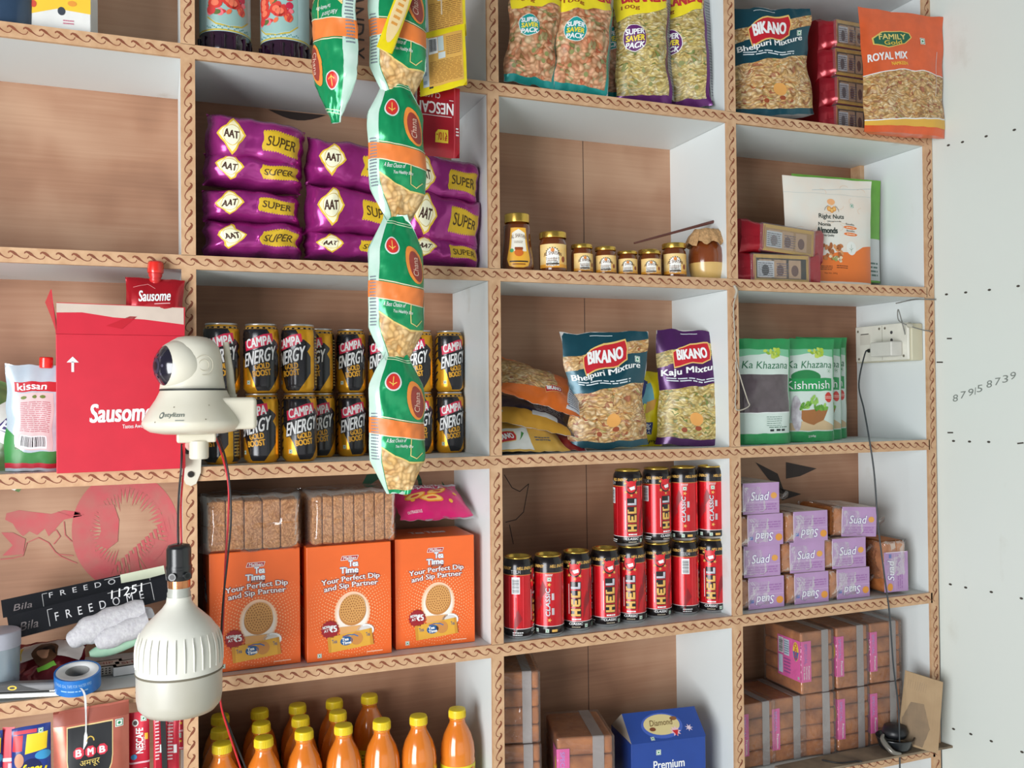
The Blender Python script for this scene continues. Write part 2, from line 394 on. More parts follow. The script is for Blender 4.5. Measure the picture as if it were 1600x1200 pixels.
def backp(i,j,extra=None):
    b=B(); z0,z1=zs(j),zs(j-1)-TW; xa=vx(i,z0)+TW*.5; xb=vx(i+1,z0)+TW*.5
    b.box(xa,xb,DEP,DEP+.004,z0-.01,z1+.01,PLY)
    p=Panel(b,lambda u,v:(u,DEP-.0003,v),xa,xb,z0,z1,1,1,None)
    if i in (2,) : p.line([(xa+.262,z0),(xa+.262,z1)],.0012,KINK,1)
    if extra: extra(p,xa,xb,z0,z1)
    b.build('back_panel',shelf)
def px2(p,pts): # pixels on the back panel to its own metres
    return [((q:=at(x,y,DEP-.0003)).x,q.z) for x,y in pts]
def redstamp(p,xa,xb,z0,z1):
    cl=lambda P:[(max(xa+.003,min(xb-.003,u)),max(z0+.003,min(z1-.001,v))) for u,v in P]
    cx,cy,rx,ry=196,830,84,92
    # ring split around the cut-out figures
    def pt(a,k=1): return (cx+rx*k*math.cos(a),cy-ry*k*math.sin(a))
    r=random.Random(4)
    for k in range(56):
        a0=2*PI*k/56;a1=2*PI*(k+1)/56; am=(a0+a1)/2
        deg=math.degrees(am)%360
        inner=.62 if 95<deg<250 else (.72 if deg<=95 else .78)
        if 300<deg<345: inner=.55
        P=cl(px2(p,[pt(a0),pt(a1),pt(a1,inner+r.uniform(-.04,.04)),pt(a0,inner)])); p.shape(P,RINK,1)
        P=cl(px2(p,[pt(a0,inner+.02),pt(a1,inner+.01),pt(am,inner-r.uniform(.14,.3))])); p.shape(P,RINK,2)
    for k in range(15):   # zigzag of the lower arm
        x=176+k*6.3; y=884-k*5.6; P=px2(p,[(x,y),(x+5,y-2),(x+9,y+17),(x+5,y+13)]); p.shape(P,RINK,3)
    p.shape(px2(p,[(152,790),(178,788),(186,812),(184,846),(168,858),(150,850),(158,830)]),RINK,4)
    p.shape(px2(p,[(236,858),(262,850),(252,866),(240,878),(232,870)]),RINK,4)
    p.shape(px2(p,[(202,868),(214,862),(222,905),(206,908)]),RINK,4)
    # cut-out human-like outline to its left, drawn in strokes
    p.shape(px2(p,[(10,802),(30,797),(52,800),(80,803),(100,797),(124,800),(128,806),(100,812),(94,818),(84,830),(76,838),(70,826),(58,836),(46,830),(36,838),(26,828),(20,818),(8,812)]),RINK,1)
    p.shape(px2(p,[(2,832),(20,832),(40,842),(36,866),(4,868),(20,852)]),RINK,4)
    for ln in ([(0,874),(20,872),(36,868),(42,848),(60,840),(76,848),(86,862),(96,870),(120,880)],[(78,832),(88,828),(94,838),(84,850)],[(90,800),(108,806),(130,804)],[(100,815),(102,836),(112,846)],[(92,866),(114,868)]):
        p.line(px2(p,ln),.0013,RINK,5)
def greenstamp(p,xa,xb,z0,z1):
    P=px2(p,[(573,742),(590,738),(592,748),(580,756),(590,768),(576,768),(566,756)]); p.shape(P,GINK,1)
    c=px2(p,[(640,758)])[0]; p.line([(c[0]+.02*math.cos(a/3),c[1]+.024*math.sin(a/3)) for a in range(-4,8)],.007,GINK,1)
    p.shape(px2(p,[(640,762),(664,758),(664,768),(640,774)]),GINK,1)
    p.shape(px2(p,[(690,752),(698,762),(712,756),(713,776),(700,782),(704,768),(694,766)]),GINK,1); p.shape(px2(p,[(622,778),(670,776),(640,782)]),GINK,1)
def ndly(p,xa,xb,z0,z1):
    c=px2(p,[(557,32)])[0]; p.text('HANDLY.',c[0]-.014,c[1]-.075,c[0]+.014,c[1]+.075,KINK,1,rot=PI,vert=True)
    for ln in ([(480,10),(492,52),(486,70)],[(520,40),(528,62),(540,78)],[(470,2),(500,30)]): p.line(px2(p,ln),.004,KINK,1)
def arc2(p,xa,xb,z0,z1):
    c=px2(p,[(460,180)])[0]; q=z1-.001
    p.shape([(c[0]-.045,q)]+[(c[0]-.045+.1*k/8,q-.014*math.sin(PI*k/8)) for k in range(1,8)]+[(c[0]+.055,q)],KINK,1)
def leafs(p,xa,xb,z0,z1):
    for ln in ([(788,742),(800,762),(812,768),(826,756),(818,800),(806,812),(790,816)],[(796,820),(802,850)]): p.line(px2(p,ln),.0016,KINK,1)
def star3(p,xa,xb,z0,z1):
    for P in ([(1228,722),(1276,732),(1250,744),(1228,748)],[(1210,760),(1252,772),(1222,782)],[(1180,722),(1215,740),(1226,770),(1200,748)]): p.shape(px2(p,P),KINK,1)
EX={(0,3):redstamp,(1,3):greenstamp,(1,0):ndly,(1,1):arc2,(2,3):leafs,(3,3):star3}
for i in range(4):
    for j in range(0,6): backp(i,j,EX.get((i,j)))
b=B(); zt=zs(1)-TW; b.box(VX[4]-.012,VX[4]-.0005,DEP-.03,DEP-.001,zs(1),zs(0)-TW,TRIM); b.build('corner_batten',shelf)
# side wall, flaring outwards towards the viewer, of painted sheet with nail heads
WA=math.radians(10.4); WX=X1+.001
wd=V3((math.sin(WA),-math.cos(WA),0)); wn=V3((-math.cos(WA),-math.sin(WA),0))
b=B(); o0=V3((WX,0,0))
def wfn(u,v): return V3((WX,0,0))+wd*u+V3((0,0,v))
P=[o0,o0+wd*3.2,o0+wd*3.2-wn*.06,o0-wn*.06]
b.add([p for p in P]+[p+V3((0,0,3)) for p in P],[(0,1,5,4),(1,2,6,5),(2,3,7,6),(3,0,4,7),(0,3,2,1),(4,5,6,7)],WALL)
pw=Panel(b,lambda u,v:wfn(u,v)+wn*.0002,0,1.2,0,3,1,1,None)
def wpt(px,py):
    d=ray(px,py); a=V3((WX,0,0)); t=(a-CAM).dot(wn)/d.dot(wn); q=CAM+d*t; return ((q-a).dot(wd),q.z)
NAIL=mk('rusty_nail_head',(70,66,60),.6,.3); PEN=mk('grey_marker_pen',(120,128,122),.6)
for x,y in ((1482,227),(1504,222),(1541,213),(1585,203),(1479,460),(1509,457),(1546,453),(1591,447),(1490,689),(1515,690),(1545,690.5),(1485,913),(1509,918),(1549,925),(1596,935),(1490,1139),(1517,1147),(1549,1158),(1597,1175)):
    u,v=wpt(x,y); pw.ell(u,v,.0035,.0022,NAIL,1,10)
for a,c in (((1480,529),(1487,529)),((1464,566),(1473,566)),((1481,676),(1489,676)),((1590,693),(1599,692))): pw.line([wpt(*a),wpt(*c)],.0028,NAIL,1)
def pen(pts): pw.line([wpt(*q) for q in pts],.0018,PEN,1)
for x,y,ch in ((1493,622,'8'),(1505,617,'7'),(1517,613,'9'),(1524,611,'1'),(1531,607,'5'),(1546,600,'8'),(1559,596,'7'),(1571,592,'3'),(1583,587,'9')):
    u,v=wpt(x,y); pw.text(ch,u-(.0055 if ch!='1' else .0008),v-.007,u+(.0055 if ch!='1' else .0008),v+.007,PEN,1,rot=.1,sh=.2)
o=b.build('wall_right'); tag(o,kind='structure')
# the rest of the room's shell, out of frame but lighting the shelves by bounce
CEM=mk('cement_floor',(190,186,178),.8,scale=4,var=.2); CEIL=mk('whitewashed_ceiling',(215,213,205),.8,scale=3)
b=B(); b.box(-3.5,2.2,-3.6,.3,-.05,0,CEM); tag(b.build('floor'),kind='structure')
b=B(); b.box(-3.5,2.2,.22,.3,0,3,CEIL); tag(b.build('wall_back'),kind='structure')
# ---------------------------------------------------------------- materials of the goods
def film(name,tint=(235,238,240),op=.16,gl=.35,rough=.12,scale=18):
    if name in MC: return MC[name]
    mt=bpy.data.materials.new(name); mt.use_nodes=True; nt=mt.node_tree; N=nt.nodes; L=nt.links; N.remove(N['Principled BSDF']); out=N['Material Output']
    tr=N.new('ShaderNodeBsdfTransparent'); gl_=N.new('ShaderNodeBsdfGlossy'); gl_.inputs['Roughness'].default_value=rough; df=N.new('ShaderNodeBsdfDiffuse'); df.inputs['Color'].default_value=(*lin(tint),1)
    tc=N.new('ShaderNodeTexCoord'); nz=N.new('ShaderNodeTexNoise'); nz.inputs['Scale'].default_value=scale; nz.inputs['Detail'].default_value=4; nz.inputs['Distortion'].default_value=1; L.new(tc.outputs['Object'],nz.inputs['Vector'])
    bp=N.new('ShaderNodeBump'); bp.inputs['Strength'].default_value=1; bp.inputs['Distance'].default_value=.01; L.new(nz.outputs['Fac'],bp.inputs['Height']); L.new(bp.outputs[0],gl_.inputs['Normal'])
    m1=N.new('ShaderNodeMixShader'); m1.inputs[0].default_value=op; L.new(tr.outputs[0],m1.inputs[1]); L.new(df.outputs[0],m1.inputs[2])
    lw=N.new('ShaderNodeLayerWeight'); lw.inputs[0].default_value=.3; L.new(bp.outputs[0],lw.inputs['Normal'])
    mm=N.new('ShaderNodeMath'); mm.operation='MULTIPLY_ADD'; L.new(lw.outputs['Fresnel'],mm.inputs[0]); mm.inputs[1].default_value=gl; mm.inputs[2].default_value=.05
    m2=N.new('ShaderNodeMixShader'); L.new(mm.outputs[0],m2.inputs[0]); L.new(m1.outputs[0],m2.inputs[1]); L.new(gl_.outputs[0],m2.inputs[2]); L.new(m2.outputs[0],out.inputs[0])
    MC[name]=mt; return mt
def foil(c,rough=.28,metal=.55): return mk('foil_%d_%d_%d'%c,c,rough,metal,.3,var=.08,scale=40)
WH=(238,240,240); BK=(24,24,28); GOLDM=mk('gold_metal',(214,176,84),.25,.9); SILV=mk('brushed_aluminium',(205,206,208),.28,.9)
MIX_SEV=cells('snack_mix_print',[(.0,(222,176,110)),(.25,(236,204,150)),(.5,(206,150,84)),(.75,(240,220,180)),(.92,(170,84,50)),(1,(196,186,120))],(130,130,300),rot=.7,edge=.7)
MIX_GRN=cells('green_sev_print',[(.0,(214,190,110)),(.3,(232,214,150)),(.6,(190,170,90)),(.8,(240,230,190)),(.95,(120,140,70)),(1,(206,160,90))],(140,140,330),rot=-.6,edge=.7)
MIX_PNT=cells('peanut_mix_print',[(.0,(226,160,120)),(.3,(236,190,150)),(.55,(206,120,80)),(.8,(240,206,170)),(.93,(130,140,80)),(1,(190,96,60))],(120,120,150),rot=.3,edge=.68)
CHANA=cells('roasted_chana_print',[(.0,(236,190,120)),(.5,(246,214,160)),(1,(226,170,96))],(125,125,125),edge=.66,rnd=.6)
# ---------------------------------------------------------------- sheet-goods shapes
def nz(x,y,z): return noise.noise(V3((x,y,z)))
def bag(b,w,h,t,fm,bm,pa=2.6,qa=.75,prof='pouch',shr=.06,wr=.0022,seed=0,nu=18,nv=22,waist=0,seal=.05,edge=.0,tuck=0,lean=0):
    """front and back sheets sealed at the rim; returns the front sheet"""
    def P(s):
        if prof=='pouch': return max(0,1-s**2.4)**.85*(.86+.14*min(1,s*7))
        if prof=='brick': return max(0,1-abs(2*s-1)**5)**.5
        c=min(1,max(0,(s-seal)/(1-2*seal))); return max(0,math.sin(PI*c))**.62
    def mkfn(side):
        def fn(u,v):
            s=v/h; a=max(-1,min(1,2*u/w)); p=P(s); c=max(0,1-abs(a)**pa)**qa
            x=u*(1-shr*p-waist*math.sin(PI*min(1,s*1.15)))+edge*nz(s*5,seed,1.3*(1 if a>0 else 2)); z=v+edge*.8*nz(a*2.5,seed+4,s*2)
            if tuck: z+=tuck*a*a*(1-s)
            y=side*t/2*p*c
            k=.25+.75*c*min(1,p*1.4)
            y+=wr*k*(nz(u*28,v*26,seed*3.1+side)+.6*nz(u*70,v*30,seed+9+side)+.35*nz(u*120,v*110,seed))
            if p<.45: y+=wr*.5*math.sin(u*260+seed)*(1-p/.45)*.5
            return V3((x,y+lean*s*s,z))
        return fn
    f=Panel(b,mkfn(-1),-w/2,w/2,0,h,nu,nv,fm); Panel(b,mkfn(1),-w/2,w/2,0,h,nu,nv,bm,flip=True)
    g=mkfn(1); e=mkfn(-1)
    P0=[];Fs=[]
    for i in range(nu+1): u=-w/2+w*i/nu; P0+=[e(u,0),g(u,0)]
    for i in range(nu): Fs.append((2*i,2*i+1,2*i+3,2*i+2))
    b.add(P0,Fs,bm)
    return f
def FR(x0,y0,x1,y1,Y):
    ym=(y0+y1)/2; xm=(x0+x1)/2; a=at(x0,ym,Y);c=at(x1,ym,Y); zb=at(xm,y1,Y).z; zt=at(xm,y0,Y).z
    return (a.x+c.x)/2,c.x-a.x,zb,zt-zb
def boxp(b,w,d,h,mt,r=.0012):
    """carton standing on z=0 with its front at y=-d/2; returns front and left panels"""
    b.bbox(-w/2,w/2,-d/2,d/2,0,h,mt,r,2)
    f=Panel(b,lambda u,v:V3((u,-d/2,v)),-w/2,w/2,0,h,1,1,None); l=Panel(b,lambda u,v:V3((-w/2,-u,v)),-d/2,d/2,0,h,1,1,None)
    tp=Panel(b,lambda u,v:V3((u,v,h)),-w/2,w/2,-d/2,d/2,1,1,None)
    return f,l,tp
# ---------------------------------------------------------------- cans
def can_body(b,R,H,mt,nu=36,nv=16):
    def rr(v):
        if v<.007: return R-.0055*(1-v/.007)**1.5
        if v>H-.010: return R-.0045*((v-H+.010)/.010)**1.4
        return R
    return Panel(b,lambda u,v:V3((rr(v)*math.sin(u/R),-rr(v)*math.cos(u/R),v)),-PI*R,PI*R,0,H,nu,nv,mt,wrap=True)
def can_lid(R,H,mt,parent):
    b=B(); r=R-.0045; b.lathe([(r-.0004,H-.0012),(r+.0012,H+.0002),(r+.0016,H+.0014),(r+.0008,H+.0026),(r-.001,H+.0024),(r-.0022,H-.001),(r-.003,H-.003),(r-.0045,H-.0034),(0.0001,H-.0030)],mt,36,cap=False)
    b.lathe([(.0,H-.0018),(.004,H-.0018),(.0045,H-.0024)],mt,12,cap=False)
    b.tube([V3((0,-.011,0))+V3((.0062*math.cos(k*PI/6),.0085*math.sin(k*PI/6),H-.002)) for k in range(13)],.0009,mt,6)
    return b.build('lid',parent)
def campa():
    r=empty('energy_drink_can',(0,0,0)); R,H=.0272,.1045; b=B(); GD=mk('campa_gold',(222,160,36),.28,.55,var=.12,scale=60); DK=mk('campa_black',(30,30,36),.25,.2,.4)
    p=can_body(b,R,H,GD); h=PI*R
    for s in (0,):
        p.shape([(-.030,.098),(.012,.098),(.020,.086),(.036,.074),(.036,.030),(.016,.003),(-.014,.003),(-.010,.020),(-.020,.042),(-.034,.058),(-.034,.098)],DK,1)
        p.shape([(-.030,.098),(-.006,.098),(-.020,.082)],DK,2); p.shape([(.012,.098),(.034,.098),(.034,.088),(.022,.082)],GD,2)
        p.shape([(-.034,.05),(-.026,.050),(-.014,.030),(-.004,.003),(-.034,.003)],GD,2); p.shape([(.036,.072),(.030,.064),(.036,.055)],GD,2)
    for k in range(7):     # claw marks
        y=.092-k*.0125
        for sg in (1,): p.shape([(-.048,y),(-.034,y+.007),(-.034,y+.004),(-.046,y-.004)],DK,1)
    p.shape([(.044,.003),(.060,.003),(.060,.098),(.044,.098)],DK,1); p.lines(.046,.01,.058,.09,16,(190,160,90),2,5)
    p.shape([(-.062,.003),(-.054,.003),(-.054,.098),(-.062,.098)],DK,1)
    p.bars(.064,.010,.080,.034,2,4,vert=True)
    p.rect(-h,.0985,h,.1015,DK,1)
    for k in range(18): p.rect(-h+k*2*h/18,.0988,-h+(k+.55)*2*h/18,.1010,(190,150,80),2)
    p.shape([(-.023,.064),(-.025,.079),(-.012,.083),(.006,.090),(.020,.092),(.022,.080),(.012,.074),(-.006,.068)],(214,38,78),3)
    p.text('CAMPA',-.021,.0715,.019,.0855,WH,4,bold=.03,rot=.19,sh=.1)
    p.text('ENERGY',-.025,.046,.026,.066,WH,4,bold=.02,rot=.25,sh=.35,out=(BK,.05))
    p.text('GOLD',-.007,.0370,.015,.0455,(232,170,50),4,bold=.05,rot=.13)
    p.text('BOOST',-.010,.0260,.017,.0350,(232,170,50),4,bold=.05,rot=.13)
    p.veg(-.018,.016,.006,3)
    b.build('can_body',r); can_lid(R,H,SILV,r); return r
def hell():
    r=empty('energy_drink_can',(0,0,0)); R,H=.0262,.1335; b=B(); RD=mk('hell_red',(206,22,34),.25,.45,.3,var=.1,scale=50); DK=mk('hell_black',(26,20,22),.25,.3,.4); GD=(226,178,92)
    p=can_body(b,R,H,RD,36,20); h=PI*R; DR=(140,16,26)
    p.rect(-h,.108,h,.1335,DK,1); p.rect(-h,.005,h,.017,DK,1); p.rect(-h,0,h,.005,SILV,1); p.rect(-h,.0172,h,.0180,WH,1); p.rect(-h,.1068,h,.108,(200,120,60),1)
    for k in range(4): p.text('HELL ENERGY',-h+.004+k*2*h/4,.1165,-h+.034+k*2*h/4,.1212,GD,2,bold=.03,sh=.2)
    for (a,c) in ((.014,.05),(.024,.075),(-.045,.03)): p.shape([(a,c-.03),(a+.006,c-.01),(a+.016,c+.004),(a+.008,c+.02),(a+.002,c+.004)],DR,1)
    # front: emblem, stars, stacked vertical word
    p.ell(0,.106,.0115,.0125,DK,2); p.ell(0,.1065,.0095,.0105,(214,34,44),3); p.shape([(-.008,.111),(-.011,.119),(-.004,.115)],(214,34,44),4); p.shape([(.008,.111),(.011,.119),(.004,.115)],(214,34,44),4)
    p.shape([(-.004,.105),(.006,.108),(.007,.102),(-.001,.1)],WH,4); p.shape([(-.007,.108),(-.002,.106),(-.007,.103)],(120,10,20),4)
    for x,y in ((-.010,.097),(.009,.096),(0,.091),(-.011,.113)): p.star(x,y,.0013,.0034,5,GD,5)
    for k,(y0,c,tp) in enumerate(((.0255,GD,'H'),(.0420,GD,'E'),(.0575,GD,'L'),(.0725,(196,196,204),'L'))):
        hh=.0150 if k<2 else .0135; p.rect(-.0082,y0,.0105,y0+hh,DK,2); x0,x1=-.0070,.0093; y1=y0+hh-.0012; y0=y0+.0012; bw=.0036
        if tp=='H': R_=[(x0,y0,x1,y0+bw),(x0,y1-bw,x1,y1),(-.0012,y0,.0035,y1)]
        elif tp=='E': R_=[(x0,y0,x1,y0+bw),(x0,y0,x0+.004,y1),(-.0008,y0,.0031,y1-.002),(x1-.004,y0,x1,y1)]
        else: R_=[(x0,y0,x1,y0+bw),(x1-.004,y0,x1,y1)] if c!=GD else [(x0,y0,x1,y0+bw),(x1-.0045,y0,x1,y1),(x0,y0,x0+.002,y1-.004)]
        for q_ in R_: p.rect(*q_,c,3)
    p.rect(-.0115,.03,-.0105,.082,WH,2); p.lines(-.006,.0188,.010,.0238,1,WH,2,2,.5)
    p.text('CLASSIC',-.011,.0115,.013,.0155,WH,3,bold=.03,sh=.2); p.lines(-.006,.006,.010,.010,1,(180,170,150),3,3)
    p.veg(.020,.010,.006,3)
    # right flank: vertical CLASSIC with the food mark
    q=.043; p.text('CLASSIC',q-.006,.035,q+.001,.082,(205,205,212),3,bold=.04,vert=True,sh=.15,out=(BK,.04)); p.lines(q+.004,.03,q+.009,.08,2,(205,200,205),3,4); p.veg(q,.097,.007,3); p.lines(q-.006,.102,q+.006,.106,2,WH,3,5); p.star(q,.028,.0015,.004,5,GD,3); p.star(q,.088,.0015,.004,5,GD,3); p.veg(q-.004,.010,.006,3); p.rect(q+.004,.008,q+.014,.012,GD,3)
    # left flank: barcode
    q=-.040; p.bars(q-.007,.076,q+.007,.104,2,7,vert=True); p.rect(q-.001,.03,q+.001,.07,(160,20,30),2); p.rect(q-.012,.02,q-.011,.105,(232,60,70),1); p.rect(q+.012,.02,q+.013,.105,(232,60,70),1); p.text('TEILH',q-.008,.110,q+.008,.116,(190,190,190),2); p.lines(q-.006,.006,q+.012,.013,2,WH,3,6)
    b.build('can_body',r); can_lid(R,H,GOLDM,r); return r
# ---------------------------------------------------------------- row of jars
def jar(R,H,tall=False,lidr=.98):
    r=empty('honey_jar',(0,0,0)); b=B(); HN=mk('dark_honey',(96,44,16),.12,0,.8,col2=(120,62,22),scale=9)
    nk=H*.80; b.lathe([(R*.7,0),(R*.95,.002),(R,.006),(R,nk-.008),(R*.95,nk-.002),(R*.84,nk+.002),(R*.84,H-.004)],HN,32)
    b.build('glass_body',r)
    b=B(); R2=R*1.006; w=R*1.15; lb=mk('cream_yellow_label',(240,214,150),.45,col2=(238,176,70),scale=28)
    p=Panel(b,lambda u,v:V3((R2*math.sin(u/R2),-R2*math.cos(u/R2),v)),-w*.95,w*1.1,H*.12,nk*.86,14,4,lb); h=nk*.86-H*.12; c=H*.12
    p.rect(-w*.95,c,w*1.1,c+h*.14,(232,160,50),1)
    p.ell(0,c+h*.45,w*.42,h*.40,(245,244,238),1); p.rect(-w*.42,c+h*.08,w*.42,c+h*.45,(245,244,238),1)
    p.text('AL SHAYAN',-w*.56,c+h*.46,w*.56,c+h*.62,(110,70,40),3,arc=h*.08,bold=.01)
    for k in range(9):
        a=PI*(k/8); p.rect(w*.40*math.cos(a)-.0012,c+h*.62+h*.22*math.sin(a)-.0010,w*.40*math.cos(a)+.0012,c+h*.62+h*.22*math.sin(a)+.0010,(90,100,90),2)
    p.ell(0,c+h*.74,w*.12,h*.09,(226,140,60),3); p.lines(-w*.3,c+h*.27,w*.3,c+h*.42,2,(150,120,100),2,3); p.rect(-w*.4,c+h*.13,w*.4,c+h*.19,(60,50,40),3); p.ell(w*.7,c+h*.35,w*.12,h*.13,(150,70,30),2)
    b.build('label',r)
    b=B(); q=R*lidr; b.lathe([(q*.98,nk+.004),(q,nk+.005),(q,H-.0015),(q*.97,H),(q*.9,H),(q*.88,H-.001),(.0001,H-.001)],GOLDM,36,cap=False); b.build('lid',r)
    return r
def honey_squeeze():
    r=empty('honey_bottle',(0,0,0)); HN=mk('dark_honey',(96,44,16),.12,0,.8,col2=(120,62,22),scale=9)
    H=.088; b=B(); pf=[(.020,0),(.0245,.003),(.0255,.012),(.0245,.024),(.0215,.045),(.0205,.060),(.0205,.070),(.017,.0735),(.0165,.077)]
    b.lathe(pf,HN,32,sx=1,sy=.8); b.build('glass_body',r)
    def rr(v):
        for (r0,z0),(r1,z1) in zip(pf,pf[1:]):
            if z0<=v<=z1: return r0+(r1-r0)*(v-z0)/(z1-z0)
        return .02
    b=B(); p=Panel(b,lambda u,v:V3((rr(v)*1.012*math.sin(u/.023),-rr(v)*.812*math.cos(u/.023),v)),-.019,.019,.005,.067,12,14,None)
    out=[(-.014,.008),(-.006,.0055),(.006,.0055),(.014,.008),(.0175,.018),(.0155,.034),(.0135,.066),(-.0135,.066),(-.0155,.034),(-.0175,.018)]
    p.shape(out,(240,178,56),1); p.shape([(-.011,.058),(0,.064),(.011,.058),(.012,.03),(-.012,.03)],(244,240,226),2); p.text('AL SHAYAN',-.0125,.048,.0125,.054,(110,70,40),4,arc=.003); p.lines(-.007,.042,.007,.046,2,(140,120,100),3)
    p.ell(0,.028,.0065,.006,(214,110,40),4); p.rect(-.006,.032,.006,.036,(150,70,30),5); p.ell(-.0105,.031,.003,.003,(80,170,110),4); p.rect(-.013,.0135,.013,.0155,BK,4); p.rect(-.009,.0095,.009,.0115,(150,90,20),4)
    b.build('label',r)
    b=B(); b.lathe([(.0188,.075),(.0195,.076),(.0195,H-.001),(.019,H),(.0001,H)],GOLDM,36,cap=False); b.build('lid',r); return r
# ---------------------------------------------------------------- printed goods
def aat(seed):
    def mkr():
        b=B(); PU=mk('magenta_foil',(158,40,126),.24,.5,.4,col2=(176,56,142),scale=25); w,h=.150,.056
        p=bag(b,w,h,.085,PU,PU,pa=5,qa=.55,prof='brick',wr=.0045,seed=seed,nu=26,nv=14,edge=.006,shr=.02)
        cx,cy=-.038,.029
        for l,(k,c) in enumerate(((1,(226,186,50)),(.86,(246,236,190)))):
            p.shape([(cx+.0215*k*s*math.cos(a),cy+.0215*k*s*math.sin(a)) for a,s in [(i*PI/8,(1.0 if i%4==0 else (.72 if i%2==0 else .82))) for i in range(16)]],c,1+l)
        p.ell(cx,cy,.0128,.0128,(206,176,70),3,22); p.ell(cx,cy,.0120,.0120,(240,238,206),4,22)
        p.text('AAT',cx-.0105,cy-.005,cx+.0105,cy+.005,(70,40,30),5,bold=.04)
        p.rect(.008,.016,.064,.038,(214,176,40),1)
        for k in range(14): p.ell(.010+k*.004,.016,.0016,.0014,(214,176,40),1,6); p.ell(.010+k*.004,.038,.0016,.0014,(214,176,40),1,6)
        p.text('SUPER',.014,.0215,.058,.0325,(70,50,20),3,bold=.01)
        return b.build('spice_packet')
    return mkr
def teatime():
    b=B(); w,h,d=.134,.178,.11; OR=mk('orange_card',(236,104,38),.35,0,.2,var=.03); p,l,tp=boxp(b,w,d,h,OR)
    cx,cy=.004,.072; L1=(248,190,140)
    for ri in range(11):
        R=.030+ri*.0042; s=.00135-.00008*ri; n=int(2*PI*R/.0046)
        for k in range(n):
            a=2*PI*k/n+ri*.5; x,y=cx+R*.95*math.cos(a),cy+R*1.15*math.sin(a)
            if abs(x)<w/2-.003 and .004<y<h-.05: p.cx([(x-s,y),(x,y-s),(x+s,y),(x,y+s)],L1,1)
    for k,c in enumerate(((250,206,172),(252,226,204),(254,240,228))): p.ell(cx,cy-.001-.002*k,.028-.002*k,.033-.003*k,c,2+k,28)
    TAN=(218,160,92)
    p.ell(cx,cy+.001,.0215,.0225,(196,134,70),7,28,rot=-.3); p.ell(cx,cy+.005,.0205,.0225,TAN,8,28,rot=-.3)
    for ri in range(1,6):
        for k in range(6*ri): a=2*PI*k/(6*ri); p.ell(cx+.0036*ri*math.cos(a),cy+.005+.0040*ri*math.sin(a),.0010,.0011,(150,92,44),9,6)
    p.ell(cx+.020,cy-.031,.014,.010,(245,246,246),8,20); p.ell(cx+.020,cy-.030,.010,.0065,(220,215,210),9,18); p.rect(cx-.02,cy-.034,cx+.016,cy-.022,(226,168,104),8)
    p.shape([(-.034,.012),(-.036,.036),(.034,.044),(.037,.018)],(226,170,60),10); p.shape([(-.034,.012),(-.036,.036),(-.031,.0365),(-.030,.0125)],(206,146,50),11); p.shape([(.034,.044),(.037,.018),(.032,.0175),(.030,.0435)],(206,146,50),11)
    p.ell(.010,.030,.010,.010,(206,140,70),11,18); p.ell(-.006,.028,.010,.007,(30,90,150),11,16,rot=.1); p.text('Tea\nTime',-.013,.023,.001,.033,WH,13,bold=.03,rot=.08); p.text('Tea',-.029,.026,-.021,.032,(30,90,150),12,rot=.1); p.text('Tea',.025,.032,.031,.038,(30,90,150),12,rot=.1); p.line([(-.012,.0345),(-.004,.037),(.006,.0365),(.012,.0335)],.0015,(40,110,180),12); p.text('Maliban',-.012,.0352,-.002,.0372,(200,40,50),12,rot=.08)
    p.star(-.032,.048,.0125,.0145,16,(158,30,40),10); p.text('NOW',-.043,.050,-.033,.0545,WH,12,rot=.12,bold=.03); p.text('AT',-.041,.0445,-.034,.0485,WH,12,rot=.12,bold=.03); p.text('₹5',-.0325,.044,-.0215,.054,WH,12,rot=.08,bold=.05)
    p.shape([(-.014,.1535),(-.0115,.1605),(.0145,.1605),(.012,.1535)],(176,34,40),2); p.line([(-.0137,.1538),(-.0113,.1602),(.0142,.1602),(.0118,.1538),(-.0137,.1538)],.0007,WH,3); p.text('Maliban',-.0095,.1548,.0105,.1592,WH,3,bold=.02,sh=.15)
    BL=(36,110,160)
    p.text('Tea',-.001,.1435,.0135,.1525,WH,2,bold=.05,out=(BL,.045)); p.text('Time',-.0145,.1335,.0135,.1425,WH,2,bold=.05,out=(BL,.045)); p.shape([(-.007,.1295),(-.007,.1325),(.014,.1325),(.014,.1295)],(120,40,30),2); p.lines(-.005,.1302,.012,.1318,1,(230,190,150),3)
    RB=(140,52,52)
    p.text('Your Perfect Dip',-.044,.117,.048,.1275,WH,3,bold=.025,rot=.06,arc=.002,out=(RB,.06)); p.text('and Sip Partner',-.040,.1065,.045,.1170,WH,3,bold=.025,rot=.06,arc=.002,out=(RB,.06))
    p.veg(-.048,.009,.0065,3); p.rect(.026,.006,.052,.0075,(250,200,170),2)
    l.text('Tea\nTime',-.02,.10,.02,.13,WH,2,bold=.04,out=(BL,.06)); l.lines(-.03,.02,.03,.08,12,(250,210,180),2)
    tp.text('Tea Time',-.03,-.01,.03,.01,WH,2,bold=.04)
    return b.build('biscuit_carton')
def logo(p,cx,cy,s,txt='BIKANO',rot=.1):
    def R_(P): return [(cx+x*s*math.cos(rot)-y*s*math.sin(rot),cy+x*s*math.sin(rot)+y*s*math.cos(rot)) for x,y in P]
    sh=[(-1,-.55),(-.95,.15),(-.6,.35),(0,.5),(.95,.5),(1,.1),(.9,-.3),(.45,-.42),(0,-.38),(-.45,-.45)]
    p.shape(R_([(x*1.05,y*1.14) for x,y in sh]),(226,190,110),3); p.shape(R_(sh),(190,30,44),4)
    p.text(txt,cx-.78*s,cy-.2*s,cx+.78*s,cy+.3*s,WH,6,bold=.04,rot=rot)
